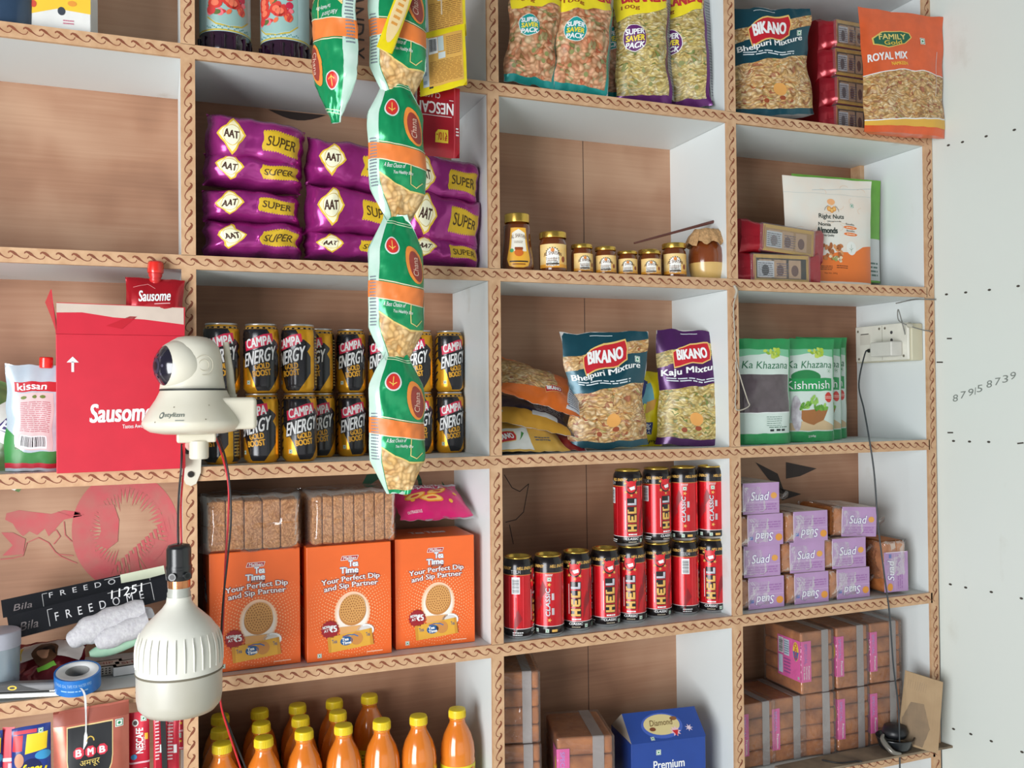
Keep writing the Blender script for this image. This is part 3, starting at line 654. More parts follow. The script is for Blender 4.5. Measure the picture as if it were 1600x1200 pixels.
def bikano(w,h,kind,title,seed,t=.045):
    b=B(); TE={'bhel':(20,72,86),'kaju':(78,34,92)}[kind]; MX={'bhel':MIX_SEV,'kaju':MIX_GRN}[kind]; tf=foil(TE,.3,.35)
    p=bag(b,w,h,t,tf,mk('plain_back_film',(190,188,186),.4),prof='pouch',wr=.0035,seed=seed,nu=20,nv=26,edge=.006,waist=.10 if kind=='bhel' else .02,tuck=.004)
    W=w/2; k=h/.19
    p.shape([(-W,.012*k),(W,.010*k),(W,.105*k),(0,.098*k),(-W,.088*k)],MX,1)
    p.shape([(-W,.128*k),(-W*.2,.150*k),(W,.165*k),(W,.150*k),(.1*W,.135*k),(-W,.128*k)],MX,1) if 0 else p.shape([(-W,.126*k),(W,.158*k),(W,.178*k),(-W,.150*k)],MX,1)
    p.shape([(-W*.85,.120*k),(-W*.7,.132*k),(W*.2,.148*k),(W*.35,.14*k),(W*.1,.128*k),(-W*.5,.112*k)],tf,2)
    logo(p,-W*.05,.150*k,W*.52)
    p.text(title,-W*.92,.117*k,W*.80,.130*k,WH,4,bold=.035,rot=.14,sh=.2)
    p.lines(-W*.8,.104*k,W*.55,.112*k,2,(210,220,225),4,seed); p.veg(W*.72,.143*k,.010*k,5)
    p.ell(W*.05,.045*k,.012*k,.011*k,(222,160,84),2); p.ell(W*.1,.03*k,.006*k,.004*k,(150,70,40),2); p.ell(-W*.3,.025*k,.005*k,.004*k,(150,70,40),2)
    p.rect(-W*.35,.1835*k,W*.15,.1845*k,(200,210,215),2)
    return b.build('snack_pouch')
def saver(w,h,kind,seed):
    b=B(); C={'teal':(22,150,146),'purple':(96,34,104)}[kind]; MX={'teal':MIX_PNT,'purple':MIX_GRN}[kind]; tf=foil(C,.28,.4)
    bk=mk('grey_back_film',(170,172,174),.4); p=bag(b,w,h,.046,tf,bk,prof='pillow',pa=3,wr=.004,seed=seed,nu=18,nv=24,edge=.006,seal=.02)
    W=w/2; k=h/.2
    p.shape([(-W,.014*k),(W*.86,.012*k),(W*.92,.14*k),(W,.2*k-.02),(-W,.17*k)],MX,1); p.shape([(-W,.165*k),(-W*.9,.135*k),(W*.1,.148*k),(W*.9,.158*k),(W*.9,.19*k),(-W,.19*k)],(236,216,40),2)
    p.text('BIKANERI',-W*.7,.168*k,W*.9,.186*k,(190,40,50),4,bold=.05,rot=.05); p.text('100g',-W*.75,.152*k,-W*.1,.161*k,(150,70,30),4,bold=.02)
    p.ell(-W*.35,.105*k,.0215*k,.0215*k,(240,240,236),3,24); p.ell(-W*.35,.105*k,.0205*k,.0205*k,C,4,24)
    for i,(tt,c) in enumerate((('SUPER',WH),('SAVER',(236,216,60)),('PACK',WH))): p.text(tt,-W*.35-.016*k,.110*k-i*.0105*k,-W*.35+.016*k,.1185*k-i*.0105*k,c,6,bold=.05,sh=.1)
    r=random.Random(seed)
    for i in range(6): p.ell(r.uniform(-W*.8,W*.7),r.uniform(.025,.1)*k,.004,.004,(136,140,84),2,10)
    # printed back seen past the right edge
    q=Panel(b,lambda u,v:(V3((W*.93+u*.5,.010+u*.8,v))),0,.028,.012,h*.97,2,8,bk); q.lines(.004,.02,.026,h*.9,34,(110,112,120),1,seed)
    return b.build('snack_pouch')
def cakepack():
    r=empty('cake_packet',(0,0,0)); b=B(); RED=foil((162,22,38),.3,.35); w,h,d=.118,.040,.10
    b.bbox(-w/2+.012,w/2-.012,-d/2,d/2,0,h,RED,.004,3); f=Panel(b,lambda u,v:V3((u,-d/2-.0003,v)),-w/2,w/2,0,h,1,1,None); f.rect(-w/2+.014,.001,w/2-.014,h-.001,mk('cake_tray_card',(206,164,60),.4),0)
    f.rect(-w/2+.018,.005,w/2-.018,h-.006,(172,132,92),1)
    for k in range(3): x=-.026+k*.024; f.rect(x-.010,.006,x+.010,h-.008,(196,160,124),2); f.ell(x,.017,.006,.008,(104,52,30),3,14)
    f.rect(-w/2+.020,.007,-.012,h-.010,(205,208,212),3); f.lines(-w/2+.021,.008,-.014,h-.012,7,(110,110,120),4,2); f.lines(-.008,.008,.012,h-.012,6,(120,100,110),4,3)
    b.build('tray',r)
    for sg in (-1,1):
        b=B(); 
        def fn(u,v,sg=sg):
            a=2*PI*v; e=1-.35*u; x=sg*(w/2-.016+.030*u); ro=V3((x,-(d/2+.001)*e*max(-1,min(1,1.35*math.cos(a))),h/2+(h/2+.001)*(1+.25*u*u)*max(-1,min(1,1.35*math.sin(a)))))
            return ro+V3((.004*nz(u*4,a,sg),0,.005*u*nz(u*3,math.cos(a)*2,math.sin(a)*2+sg)))
        Panel(b,fn,0,1,0,1,6,20,RED,flip=(sg<0))
        b.add([fn(1,k/20) for k in range(20)],[tuple(range(20))],RED); b.build('red_wrapper_end',r)
    b=B(); b.bbox(-w/2+.010,w/2-.010,-d/2-.0012,d/2+.001,-.0002,h+.0012,film('clear_film',op=.07,gl=.5),.004,3); b.build('clear_wrap',r)
    return r
LOAF=None
def loafmat():
    return mk('toasted_bread_crust',(190,118,60),.7,var=.3,scale=45,bump=.9,col2=(146,82,38))
CRUMB=cells('rusk_crumb',[(0,(200,140,88)),(.5,(214,158,106)),(1,(184,122,74))],(420,420,260),rough=.85,edge=.75)
def suad(seed,up=True):
    def mkr():
        r=empty('bread_packet',(0,0,0)); w,h,d=.104,.0575,.12; b=B(); b.bbox(-w/2,w/2,-d/2,d/2,.001,h,loafmat(),.009,4); b.build('loaf',r)
        b=B(); LV=mk('lavender_print_film',(176,140,184),.35,0,.3,var=.08,scale=20); 
        x0,x1=-.030,.050
        q=Panel(b,lambda u,v:V3((u,-d/2-.0015+.0008*nz(u*60,v*60,seed),v)),x0,x1,.0,h+.0015,8,4,LV); Panel(b,lambda u,v:V3((u,v,h+.0015)),x0,x1,-d/2-.0015,d/2,1,1,mk('cream_film',(206,190,180),.4))
        rr=0 if up else PI
        cy=.034 if up else .016
        q.rect(x0,.004,x0+.0015,h-.002,(232,212,232),1); q.rect(x0+.004,.022 if up else .026,x1,.0225 if up else .0265,(220,190,224),1)
        q.text('Suad',-.012,cy-.008,.026,cy+.008,(240,236,244),3,bold=.01,rot=rr,out=((96,90,160),.03),sh=.2)
        if up: q.lines(x0+.006,.006,x1-.006,.020,3,(160,110,170),2,seed); q.ell(x1-.012,.034,.007,.006,(222,160,80),2,10)
        else: q.lines(x0+.006,.032,x1-.006,.046,3,(160,110,170),2,seed); q.ell(x1-.010,.014,.008,.007,(222,150,60),2,10); q.rect(x0+.004,.012,x0+.012,.018,(90,110,180),2)
        b.build('printed_band',r)
        b=B(); cf=film('crumpled_clear_film',(235,238,240),.05,.45,.1,12)
        def fn(u,v):
            a=2*PI*v; c,s_=math.cos(a),math.sin(a); q_=lambda x:max(-1,min(1,1.3*x)); f=1 if u<.55 else max(.16,1-(u-.55)/.45*.95)
            x=-w/2-.002+u*(w+.03)
            return V3((x,-(d/2+.003)*(q_(c)*f),h/2+(h/2+.0025)*q_(s_)*(f if u>.55 else 1)*1))+V3((0,.004*nz(u*9,a*2,seed),.003*nz(u*9,a*3,seed+3)))
        Panel(b,fn,0,1,0,1,14,24,cf,flip=True,wrap=True); e=V3((w/2+.028,0,h/2))
        b.tube(spline([e,e+V3((.010,-.02,-.004)),e+V3((.006,-.034,.006)),e+V3((-.004,-.030,-.006))],4),[.006-.0003*k for k in range(13)],cf,8)
        b.build('plastic_wrap',r); return r
    return mkr
def rusk(seed):
    def mkr():
        r=empty('rusk_packet',(0,0,0)); w,h,d=.134,.080,.11; b=B()
        n=5 if seed==1 else 8
        for k in range(n):
            x0=-w/2+w*k/n; b.bbox(x0+.0004,x0+w/n-.0004,-d/2+.002*nz(k,seed,0),d/2,.001,h-.004+.004*nz(k*1.7,seed,3),CRUMB,.003,2)
        b.build('rusk_slices',r); b=B(); cf=film('crumpled_clear_film2',(235,238,240),.04,.45,.08,9)
        def fn(u,v):
            a=2*PI*v; c,s_=math.cos(a),math.sin(a); q_=lambda x:max(-1,min(1,1.35*x)); g=abs(2*u-1); f=1 if g<.82 else 1-(g-.82)/.18*.55
            x=(u-.5)*(w+.024)
            return V3((x,-(d/2+.004)*q_(c)*f,h/2+(h/2+.0035)*q_(s_)))+V3((0,.005*nz(u*8,a*2,seed),.0035*nz(u*8,a*3,seed+3)))
        Panel(b,fn,0,1,0,1,20,24,cf,flip=True,wrap=True); b.build('plastic_wrap',r); return r
    return mkr
def choice(lab):
    def mkr():
        r=empty('tea_rusk_block',(0,0,0)); w,h,d=.078,.1215,.115; b=B(); cr=loafmat()
        for k in range(4): b.bbox(-w/2,w/2,-d/2+.001*(k%2),d/2,h*k/4+.0003,h*(k+1)/4-.0003,cr,.005,3)
        b.build('rusk_slices',r)
        b=B(); tp=mk('frosted_tape',(176,168,166),.25,0,.4,alpha=.78); b.box(.010,.026,-d/2-.0016,-d/2-.0006,.001,h+.001,tp); b.box(.010,.026,-d/2-.001,d/2,h+.0008,h+.0016,tp); b.build('tape_strip',r)
        if lab:
            b=B(); PK=(228,92,168); s0=.030 if lab==1 else .020
            sf=lambda u,v:(V3((-w/2-.0016,-u-d/2,v)) if u<0 else V3((-w/2-.0016+u,-d/2-.0016,v)))
            u0,u1=(-.070,.024) if lab==1 else (-.030,.018)
            p=Panel(b,sf,u0,u1,.025,.105,2 if lab==1 else 2,1,None)
            # panel columns must meet the corner: rebuild as two sheets
            A=Panel(b,lambda u,v:V3((-w/2-.0016,-d/2-u,v)),u0,0,.025,.105,1,1,pr(PK)); C=Panel(b,lambda u,v:V3((-w/2-.0016+u,-d/2-.0018,v)),0,u1,.025,.105,1,1,pr(PK))
            if lab==1:
                A.bars(u0+.003,.070,u0+.018,.101,1,3,vert=True); A.rect(u0+.020,.068,u0+.036,.100,(206,222,236),1); A.lines(u0+.021,.070,u0+.035,.098,6,(120,140,160),2); A.rect(u0+.003,.030,u0+.016,.066,(206,222,236),1); A.lines(u0+.019,.032,u0+.040,.064,5,(150,70,150),1)
                A.ell(-.014,.082,.0085,.019,(240,214,50),1); A.shape([(-.0225,.082),(-.020,.070),(-.014,.063),(-.008,.070),(-.0055,.082)],(40,110,180),2); A.text('CHOICE',-.018,.066,-.010,.098,(196,40,50),3,bold=.04,rot=PI,vert=True)
                for k,t in enumerate(('Premium','Quality','Suji Rusk')): C.text(t,.0165-k*.006,.030,.0205-k*.006,.056,WH,2,bold=.02,rot=PI,vert=True)
                C.text('SPECIAL',.008,.060,.014,.100,(160,110,200),2,bold=.02,rot=PI,vert=True); A.veg(-.006,.032,.005,3)
            else:
                C.text('SPECIAL',.005,.060,.011,.100,(190,150,220),2,bold=.02,rot=PI,vert=True); C.text('Premium',.010,.028,.0145,.056,WH,2,bold=.03,rot=PI,vert=True); A.ell(-.008,.075,.006,.016,(240,214,50),1)
            b.build('pink_label',r)
        b=B(); b.bbox(-w/2-.0025,w/2+.0025,-d/2-.0025,d/2+.002,0,h+.0022,film('tight_clear_film',(220,215,210),.06,.45,.1,14),.004,3); b.build('plastic_wrap',r)
        return r
    return mkr
# ---------------------------------------------------------------- stock on the shelves
def S(px,py,Y,j,dz=0): q=at(px,py,Y); return (q.x,Y,zs(j)+.0006+dz)
# energy cans, black and gold: five behind, three in front, two high
G='black and gold energy drink cans'
FX=((347,.2,'left'),(410,-.35,'middle'),(467,-.62,'right')); BX=(504,-.5),(552,-.15),(600,-.1),(660,-.75),(707,.12)
cn=('first','second','third')
lo=(('black energy can on the lower tier, at the left end behind the white security camera',-1.05),('black energy can on the lower tier, second in the front row',-.55),('black energy can on the lower tier, third in the front row',.0))
up=(('black energy can on the upper tier, at the left end beside the security camera',-.15),('black energy can on the upper tier, second in the front row',-.2),('black energy can on the upper tier, third in the front row, its gold flank showing',-.75))
for k,x in enumerate((347,409,468)):
    for tier,(lb,rz) in enumerate((lo[k],up[k])): put('campa',campa,S(x,670,.058,2,tier*.1080),(0,0,rz),lb,G,'drink can')
for k,(x,lb) in enumerate(((503,'half hidden behind the third front can'),(552,'in the back row just left of the hanging green packets'),(602,'in the back row mostly hidden by the hanging green packets'),(659,'in the back row just right of the hanging green packets'),(707,'in the back row at the right end beside the white divider'))):
    for tier in (0,1):
        put('campa',campa,(S(x,660,.138,2)[0]-.003-.0005*k,.138,zs(2)+.0006+tier*.1080),(0,0,(-.75,-.15,-.3,-.6,.05)[k] if tier else (-.25,.0,-.2,-.3,-.12)[k]),('upper' if tier else 'lower')+' black energy can '+lb,G,'drink can',scale=(.92,.92,1))
# red energy cans: eight below, four above on the right
G='red energy drink cans'
HX=(810,857,901,946,987,1027,1070,1112); base=(1001,997,988,982,974,967,962,960)
LB=('red can with a barcode facing out, at the far left of the lower row','red can showing its vertical side lettering, second from left in the lower row','red open-topped can third from the left end of the lower row','red open-topped can fourth from the left, just before the stacked ones','red can under the leftmost can of the upper row','red can under the second can of the upper row','red can with its plain barcode side out, under the third upper can','red can at the right end of the lower row beside the white divider')
RZ=(.98,-2.0,-.55,-.18,-.62,-.3,1.05,-.68)
HY=(.034,.03,.04,.045,.05,.06,.062,.055)
for k in range(8): q=onz(HX[k],base[k]-8,zs(3)); put('hell',hell,(at(HX[k],930,HY[k]).x,HY[k],zs(3)+.0006),(0,0,RZ[k]-.0),LB[k],G,'drink can')
UB=('red can leftmost of the four in the upper row','red can second in the upper row, partly behind its left neighbour','red can third in the upper row, side lettering and food mark out','red can at the right end of the upper row against the divider')
for k,(x,rz,Y) in enumerate(((981,-.25,.052),(1026,.15,.060),(1068,-2.1,.060),(1110,-2.05,.055))): put('hell',hell,(at(x,790,Y).x,Y,zs(3)+.1376),(0,0,rz),UB[k],G,'drink can')
# biscuit cartons with rusk packets and a pink snack bag on top
TB=('orange tea biscuit carton nearest the hanging bulb, under a rusk packet','orange tea biscuit carton in the middle of the three','orange tea biscuit carton on the right, under the pink snack bag')
for k,(x,y,rz) in enumerate(((.1005,.078,.04),(.244,.074,.02),(.3905,.086,-.03))): put('teatime',teatime,(x,y,zs(3)+.0006),(0,0,rz),TB[k],'orange biscuit cartons','biscuit carton')
put('rusk1',rusk(1),(.102,.078,zs(3)+.1795),(0,0,-.03),'clear packet of crumbly rusks on the left biscuit carton',None,'rusk packet')
put('rusk2',rusk(5),(.252,.080,zs(3)+.1795),(0,.0,.05),'clear packet of upright rusk slices on the middle biscuit carton',None,'rusk packet')
def pinkbag():
    b=B(); PK=foil((226,34,118),.3,.25); p=bag(b,.135,.115,.04,PK,mk('silver_print_back',(205,206,210),.35,.3),prof='pillow',pa=2.6,wr=.004,seed=8,edge=.006)
    p.text('CHATPATA',-.040,.088,.030,.099,WH,4,bold=.05,sh=.1); p.text('MASALA',-.030,.074,.030,.085,WH,4,bold=.05,sh=.1)
    for x,y,r_ in ((-.030,.052,.3),(.012,.060,.5),(-.005,.040,-.1)): p.ell(x,y,.022,.009,(240,150,40),2,18,rot=r_); p.ell(x,y,.019,.0065,(250,206,110),3,18,rot=r_); p.ell(x,y,.010,.003,(216,60,60),4,12,rot=r_)
    for x,y in ((-.045,.06),(-.04,.04),(.03,.035),(.045,.052)): p.ell(x,y,.004,.004,(246,190,60),3,10)
    p.veg(.040,.070,.007,4); p.text('OUTRAGEOUS',-.055,.012,-.030,.017,WH,4)
    return b.build('snack_bag')
o=pinkbag(); o.location=(.402,.045,zs(3)+.205); o.rotation_euler=(-1.15,0.03,.06); tag(o,'pink spicy snack bag lying on the right biscuit carton','snack bag')
# spice packets, magenta foil
G='magenta foil spice packets'
for n,(x,y0,y1,Y,rz,ry,lb) in enumerate(((396,348,404,.05,0,.0,'bottom of the left stack'),(394,302,352,.05,.02,.0,'second from the bottom in the left stack'),(394,250,302,.055,.0,.05,'third up in the left stack, crushed under the top one'),(396,192,268,.052,0,.075,'on top of the left stack, its corner raised'),
    (552,370,412,.055,0,.02,'at the bottom of the middle stack'),(556,300,376,.050,0,.05,'second in the middle stack, with a wide flap'),(556,230,306,.055,0,.13,'on top of the middle stack, tilting down to the right'),
    (694,375,420,.06,0,.10,'at the bottom of the right stack, bent at its end'),(694,308,392,.055,0,.09,'second in the right stack'),(690,250,325,.06,0,.11,'on top of the right stack under the red sachet'))):
    top=at(x,y0,Y).z; bot=at(x,y1,Y).z; s=(top-bot)/.056
    o=aat(n*1.7+1)(); q=at(x,(y0+y1)/2,Y); q.x={0:q.x,1:.258,2:.405}[0 if n<4 else (1 if n<7 else 2)]; o.location=(q.x,Y,max(bot,zs(1)+.0006)+(.003 if ry else 0)); o.rotation_euler=(0,ry,rz); o.scale=(.92 if n>6 else 1,1,s*.97)
    tag(o,'magenta foil spice packet '+lb,'spice packet',G)
# honey
q=S(808,380,.036,1); put('sq',honey_squeeze,q,(0,0,-.25),'tall waisted honey jar with a gold lid at the left end of the jars',None,'honey jar',scale=(1.12,1.12,1.13))
JL=(('big','big',864,.036,.0245,.072,'large round honey jar second from the left of the shelf'),('m1','m',909,.040,.0195,.0545,'small honey jar just right of the large round one'),('m1','m',946,.040,.0195,.0525,'small honey jar next to the shortest jar, on its left'),('m3','s',980,.038,.0185,.0465,'shortest honey jar in the middle of the row'),('m3','s',1016,.034,.0195,.0485,'small honey jar standing in front of another one'),('m5','b',1053,.040,.0225,.066,'honey jar right beside the cloth-covered pot'),('m6','bb',1013,.085,.0195,.060,'honey jar half hidden behind another small jar'))
for kk,_,x,Y,R,H,lb in JL:
    o=jar(R,H); o.location=S(x,400,Y,1); o.rotation_euler=(0,0,-.45 if x!=909 else -.15); tag(o,lb,'honey jar','gold-lidded honey jars')
def pot():
    r=empty('honey_pot',(0,0,0)); b=B(); b.lathe([(.019,0),(.024,.004),(.0275,.018),(.0285,.028),(.0285,.0285)],mk('crystallised_honey',(214,176,104),.3,0,.6),32); b.lathe([(.0285,.0285),(.0290,.040),(.0275,.052),(.022,.062),(.017,.067),(.017,.078)],mk('amber_honey_glass',(132,66,30),.1,0,.8,col2=(110,52,22)),32); b.build('glass_body',r)
    b=B(); JT=mk('burlap',(190,150,104),.9,bump=1,scale=300,var=.2)
    def fn(u,v):
        a=u; rr=.0195+.012*v+.003*math.sin(7*a)*v+.003*math.sin(13*a+1)*v; z=.083-.004*(1-v)**2*0-.024*v**1.6-.004*math.sin(9*a)*v+.002*nz(a*3,v*4,1)
        if v<.35: rr=.0195*v/.35+.002; z=.084+.0015*nz(a*2,v*9,3)
        return V3((rr*math.sin(a),-rr*math.cos(a),z))
    Panel(b,fn,0,2*PI,0,1,48,12,JT,wrap=True); b.build('cloth_cover',r)
    b=B(); b.tube([V3((.0195*math.cos(a*PI/8),.0195*math.sin(a*PI/8),.073)) for a in range(17)],.0012,JT,6); b.build('twine_tie',r); return r
o=pot(); o.location=S(1104,400,.045,1); o.scale=(1.2,1.1,1.15); tag(o,'round honey pot with a burlap cover tied over its mouth','honey pot')
b=B(); a=at(991,380,.035);c=at(1120,345,.045); mid=(a+c)/2; b.tube([a-mid,(a-mid)*.5,V3((0,0,0)),(c-mid)*.8,c-mid],[.0016,.0022,.0024,.0030,.0031],mk('dark_rosewood',(96,52,44),.45),10); o=b.build('wooden_stick',None,mid); tag(o,'slim dark wooden stick lying across the honey jar lids','stick')
# pouches
def placebag(mkr,x0,y0,x1,y1,Y,label,cat,rot=(0,0,0),group=None,ex=1,j=None):
    cx,w,zb,h=FR(x0,y0,x1,y1,Y); o=mkr(w*ex,h)
    if j is not None: zb=max(zb,zs(j)+.0008)
    o.location=(cx,Y,zb); o.rotation_euler=rot; tag(o,label,cat,group); return o
placebag(lambda w,h:bikano(w,h,'bhel','Bhelpuri Mixture',1),884,519,1014,700,.060,'dark teal puffed-rice mixture pouch standing in front of a yellow bag','snack pouch',(0,-.03,-.12),j=2)
placebag(lambda w,h:bikano(w,h,'kaju','Kaju Mixture',2),1028,517,1127,697,.075,'purple cashew mixture pouch standing alone against the white divider','snack pouch',(0,.03,-.28),j=2,ex=1.02)
placebag(lambda w,h:bikano(w,h,'bhel','Bhelpuri Mixture',5),1148,14,1268,184,.030,'dark teal puffed-rice mixture pouch on the top shelf beside the red cake packets','snack pouch',(0,-.06,-.2),j=0)
def royal(w,h):
    b=B(); OR=foil((226,98,50),.35,.2); p=bag(b,w,h,.03,OR,OR,prof='pouch',wr=.0025,seed=7,edge=.005,nu=18,nv=22); W=w/2;k=h/.23
    p.shape([(-W,.022*k),(W,.034*k),(W,.112*k),(.4*W,.121*k),(-.2*W,.118*k),(-W,.104*k)],MIX_SEV,1); p.shape([(-W,.0205*k),(-W,.0225*k),(W,.0355*k),(W,.0335*k)],WH,2); p.shape([(-W,.012*k),(-W,.0205*k),(W,.0335*k),(W,.016*k)],(226,176,70),2)
    p.line([(-W,.104*k),(-.2*W,.118*k),(.4*W,.121*k),(W,.112*k)],.0016,WH,2)
    p.shape([(-.75*W,.160*k),(-.78*W,.172*k),(-.55*W,.185*k),(-.1*W,.192*k),(.12*W,.190*k),(.16*W,.182*k),(0,.168*k),(-.4*W,.156*k)],(226,196,100),2); p.shape([(-.72*W,.1615*k),(-.74*W,.171*k),(-.53*W,.1835*k),(-.1*W,.1905*k),(.10*W,.1885*k),(.13*W,.182*k),(-.01*W,.169*k),(-.4*W,.158*k)],(24,96,70),3)
    p.text('FAMILY',-.62*W,.173*k,.02*W,.183*k,(226,206,120),5,bold=.03,rot=.12); p.text('Gold',-.5*W,.163*k,-.08*W,.171*k,(220,190,70),5,bold=.03,rot=.15)
    p.text('ROYAL MIX',-.9*W,.134*k,.02*W,.147*k,WH,4,bold=.04,rot=.13,sh=.2); p.text('NAMKEEN',-.4*W,.126*k,.0*W,.132*k,(246,196,70),4,rot=.1,bold=.03); p.veg(.42*W,.178*k,.012*k,4)
    p.line([(.74*W,.075*k),(.80*W,.16*k)],.0014,(220,200,196),3)
    return b.build('snack_pouch')
placebag(royal,1349,20,1474,211,-.025,'orange royal mix pouch leaning out over the right end of the top shelf','snack pouch',(0,-.02,-.06))
# super saver pouches
for k,(x0,y0,x1,y1,Y,kd,lb,rz,ry) in enumerate(((786,-30,866,133,.035,'teal','teal saver pouch standing first at the left of the top shelf',-.1,.08),(856,-26,948,146,.030,'teal','teal saver pouch standing second on the top shelf',-.1,.07),(932,-10,988,156,.085,'teal','teal saver pouch mostly hidden behind its neighbours',-.3,.0),(966,-20,1044,162,.045,'purple','purple saver pouch in front of the last one',-.35,-.03),(1030,-15,1106,170,.055,'purple','purple saver pouch last in line, its grey back turned to the divider',-.6,-.06))):
    placebag(lambda w,h:saver(w,h,kd,k*2+1),x0,y0,x1,y1,Y,lb,'snack pouch',(0.02,ry,rz),'super saver snack pouches',j=0)
# red cake packets
CKB=('at the bottom of the stack on the top shelf','second from the bottom in the stack on the top shelf','third from the bottom in the stack on the top shelf','on top of the stack on the top shelf')
for k in range(4): put('cake',cakepack,(at(1332,120,.035).x,.108,zs(0)+.001+k*.0575),(0,0,-.02+.03*(k%2)),'red wrapped window-tray cake packet '+CKB[k],'red cake packets','cake packet',scale=(.86,1.42,1.40))
put('cake',cakepack,(1.085,.066,zs(1)+.001),(0,0,-.05),'red and yellow cake packet lying under another, beside the white nut pouch','red cake packets','cake packet',scale=(1.38,.9,1.36))
put('cake',cakepack,(1.100,.070,zs(1)+.057),(0,.06,.06),'red and yellow cake packet lying on top of another, beside the white nut pouch','red cake packets','cake packet',scale=(1.40,.9,1.34))
def nutpouch(w,h):
    b=B(); IV=mk('ivory_pouch_film',(226,228,220),.35,0,.2,col2=(232,220,206),scale=16); p=bag(b,w,h,.035,IV,IV,prof='pouch',wr=.0015,seed=3,edge=.002,pa=3.5); W=w/2;k=h/.22; OR=(232,120,44)
    p.shape([(-W,.004),(W,.004),(W,.082*k),(.72*W,.078*k),(.5*W,.066*k),(.1*W,.064*k),(-.3*W,.055*k),(-W,.048*k)],OR,1)
    r=random.Random(2)
    for i in range(16): x,y=r.uniform(-.8,.8)*W,r.uniform(.1,.2)*k; p.line([(x+.012*math.cos(a+i),y+.007*math.sin(a+i)) for a in (0,.6,1.2,1.8,2.4)],.0006,(226,186,150),1)
    p.ell(0,.170*k,.010,.0065,(240,176,120),2)
    for x in (-.008,0,.008): p.ell(x*.8,.152*k+(.003 if x else 0),.0055,.0055,(226,150,60),3); p.ell(x*.8,.152*k+(.003 if x else 0),.0035,.0035,(240,190,110),4)
    p.line([(.018*math.cos(a/5),.149*k+.014*math.sin(a/5)) for a in range(0,6)],.0008,(50,60,50),3); p.line([(.018*math.cos(a/5),.149*k+.014*math.sin(a/5)) for a in range(10,16)],.0008,(50,60,50),3)
    DG=(40,54,50); p.text('Right Nuts',-.034,.131*k,.030,.143*k,DG,3,bold=.02,sh=.1); p.lines(-.014,.1265*k,.022,.1295*k,1,DG,3,2); p.text('Nonia',-.036,.118*k,-.006,.125*k,DG,3,bold=.03); p.text('Almonds',-.040,.103*k,.010,.115*k,DG,3,bold=.05); p.text('California Quality',-.040,.095*k,.002,.101*k,DG,3,bold=.02); p.veg(.052,.164*k,.009,3)
    for y in (.118,.104): p.text('Benefits',.034,y*k+.004,.056,y*k+.008,DG,3); p.ell(.045,y*k-.001,.018,.0035,OR,2); p.lines(.034,y*k-.003,.056,y*k+.001,1,(250,220,190),3,2)
    p.ell(.046,.074*k,.013,.014,(230,234,228),2); p.line([(.046,.066*k),(.046,.082*k)],.0006,(90,130,100),3); p.line([(.041,.074*k),(.046,.070*k),(.051,.075*k)],.0006,(90,130,100),3)
    for i in range(22): p.ell(r.uniform(-.035,.02),r.uniform(.05,.078)*k,.006,.004,r.choice(((190,120,66),(214,150,96),(168,98,50))),3+i%3,10,rot=r.uniform(0,3))
    for i in range(9): p.ell(r.uniform(-.01,.02),r.uniform(.045,.055)*k,.004,.003,r.choice(((232,214,180),(150,160,90))),6,8)
    p.lines(-.04,.026*k,-.004,.036*k,3,(120,60,20),3,1); p.lines(.006,.030*k,.034,.038*k,2,(120,60,20),3,2); p.text('Net Wt. 200g',-.025,.018*k,.008,.022*k,(120,60,20),3); p.line([(-W,.186*k),(W,.186*k)],.0008,(200,205,200),2); p.line([(-W*.4,.192*k),(W,.204*k)],.0006,(150,180,190),2)
    return b.build('nut_pouch')
placebag(nutpouch,1226,279,1360,444,.075,'white and orange almond pouch standing behind the stacked cake packets','nut pouch',(0,0,-.06),j=1)
def greenp(w,h):
    b=B(); GN=foil((112,180,62),.35,.1); p=bag(b,w,h,.03,GN,GN,prof='pouch',wr=.0015,seed=4,pa=3.5); W=w/2; p.rect(-W,.004,W,h*.42,(214,218,216),1)
    for y in (.8,.58): p.ell(.62*W,h*y,.007,.006,(214,80,40),2)
    p.lines(.2*W,h*.05,.9*W,h*.2,4,(90,120,110),2,3); return b.build('nut_pouch')
placebag(greenp,1240,277,1375,440,.118,'bright green pouch peeping out behind the white almond pouch','nut pouch',(0,0,-.04),j=1)
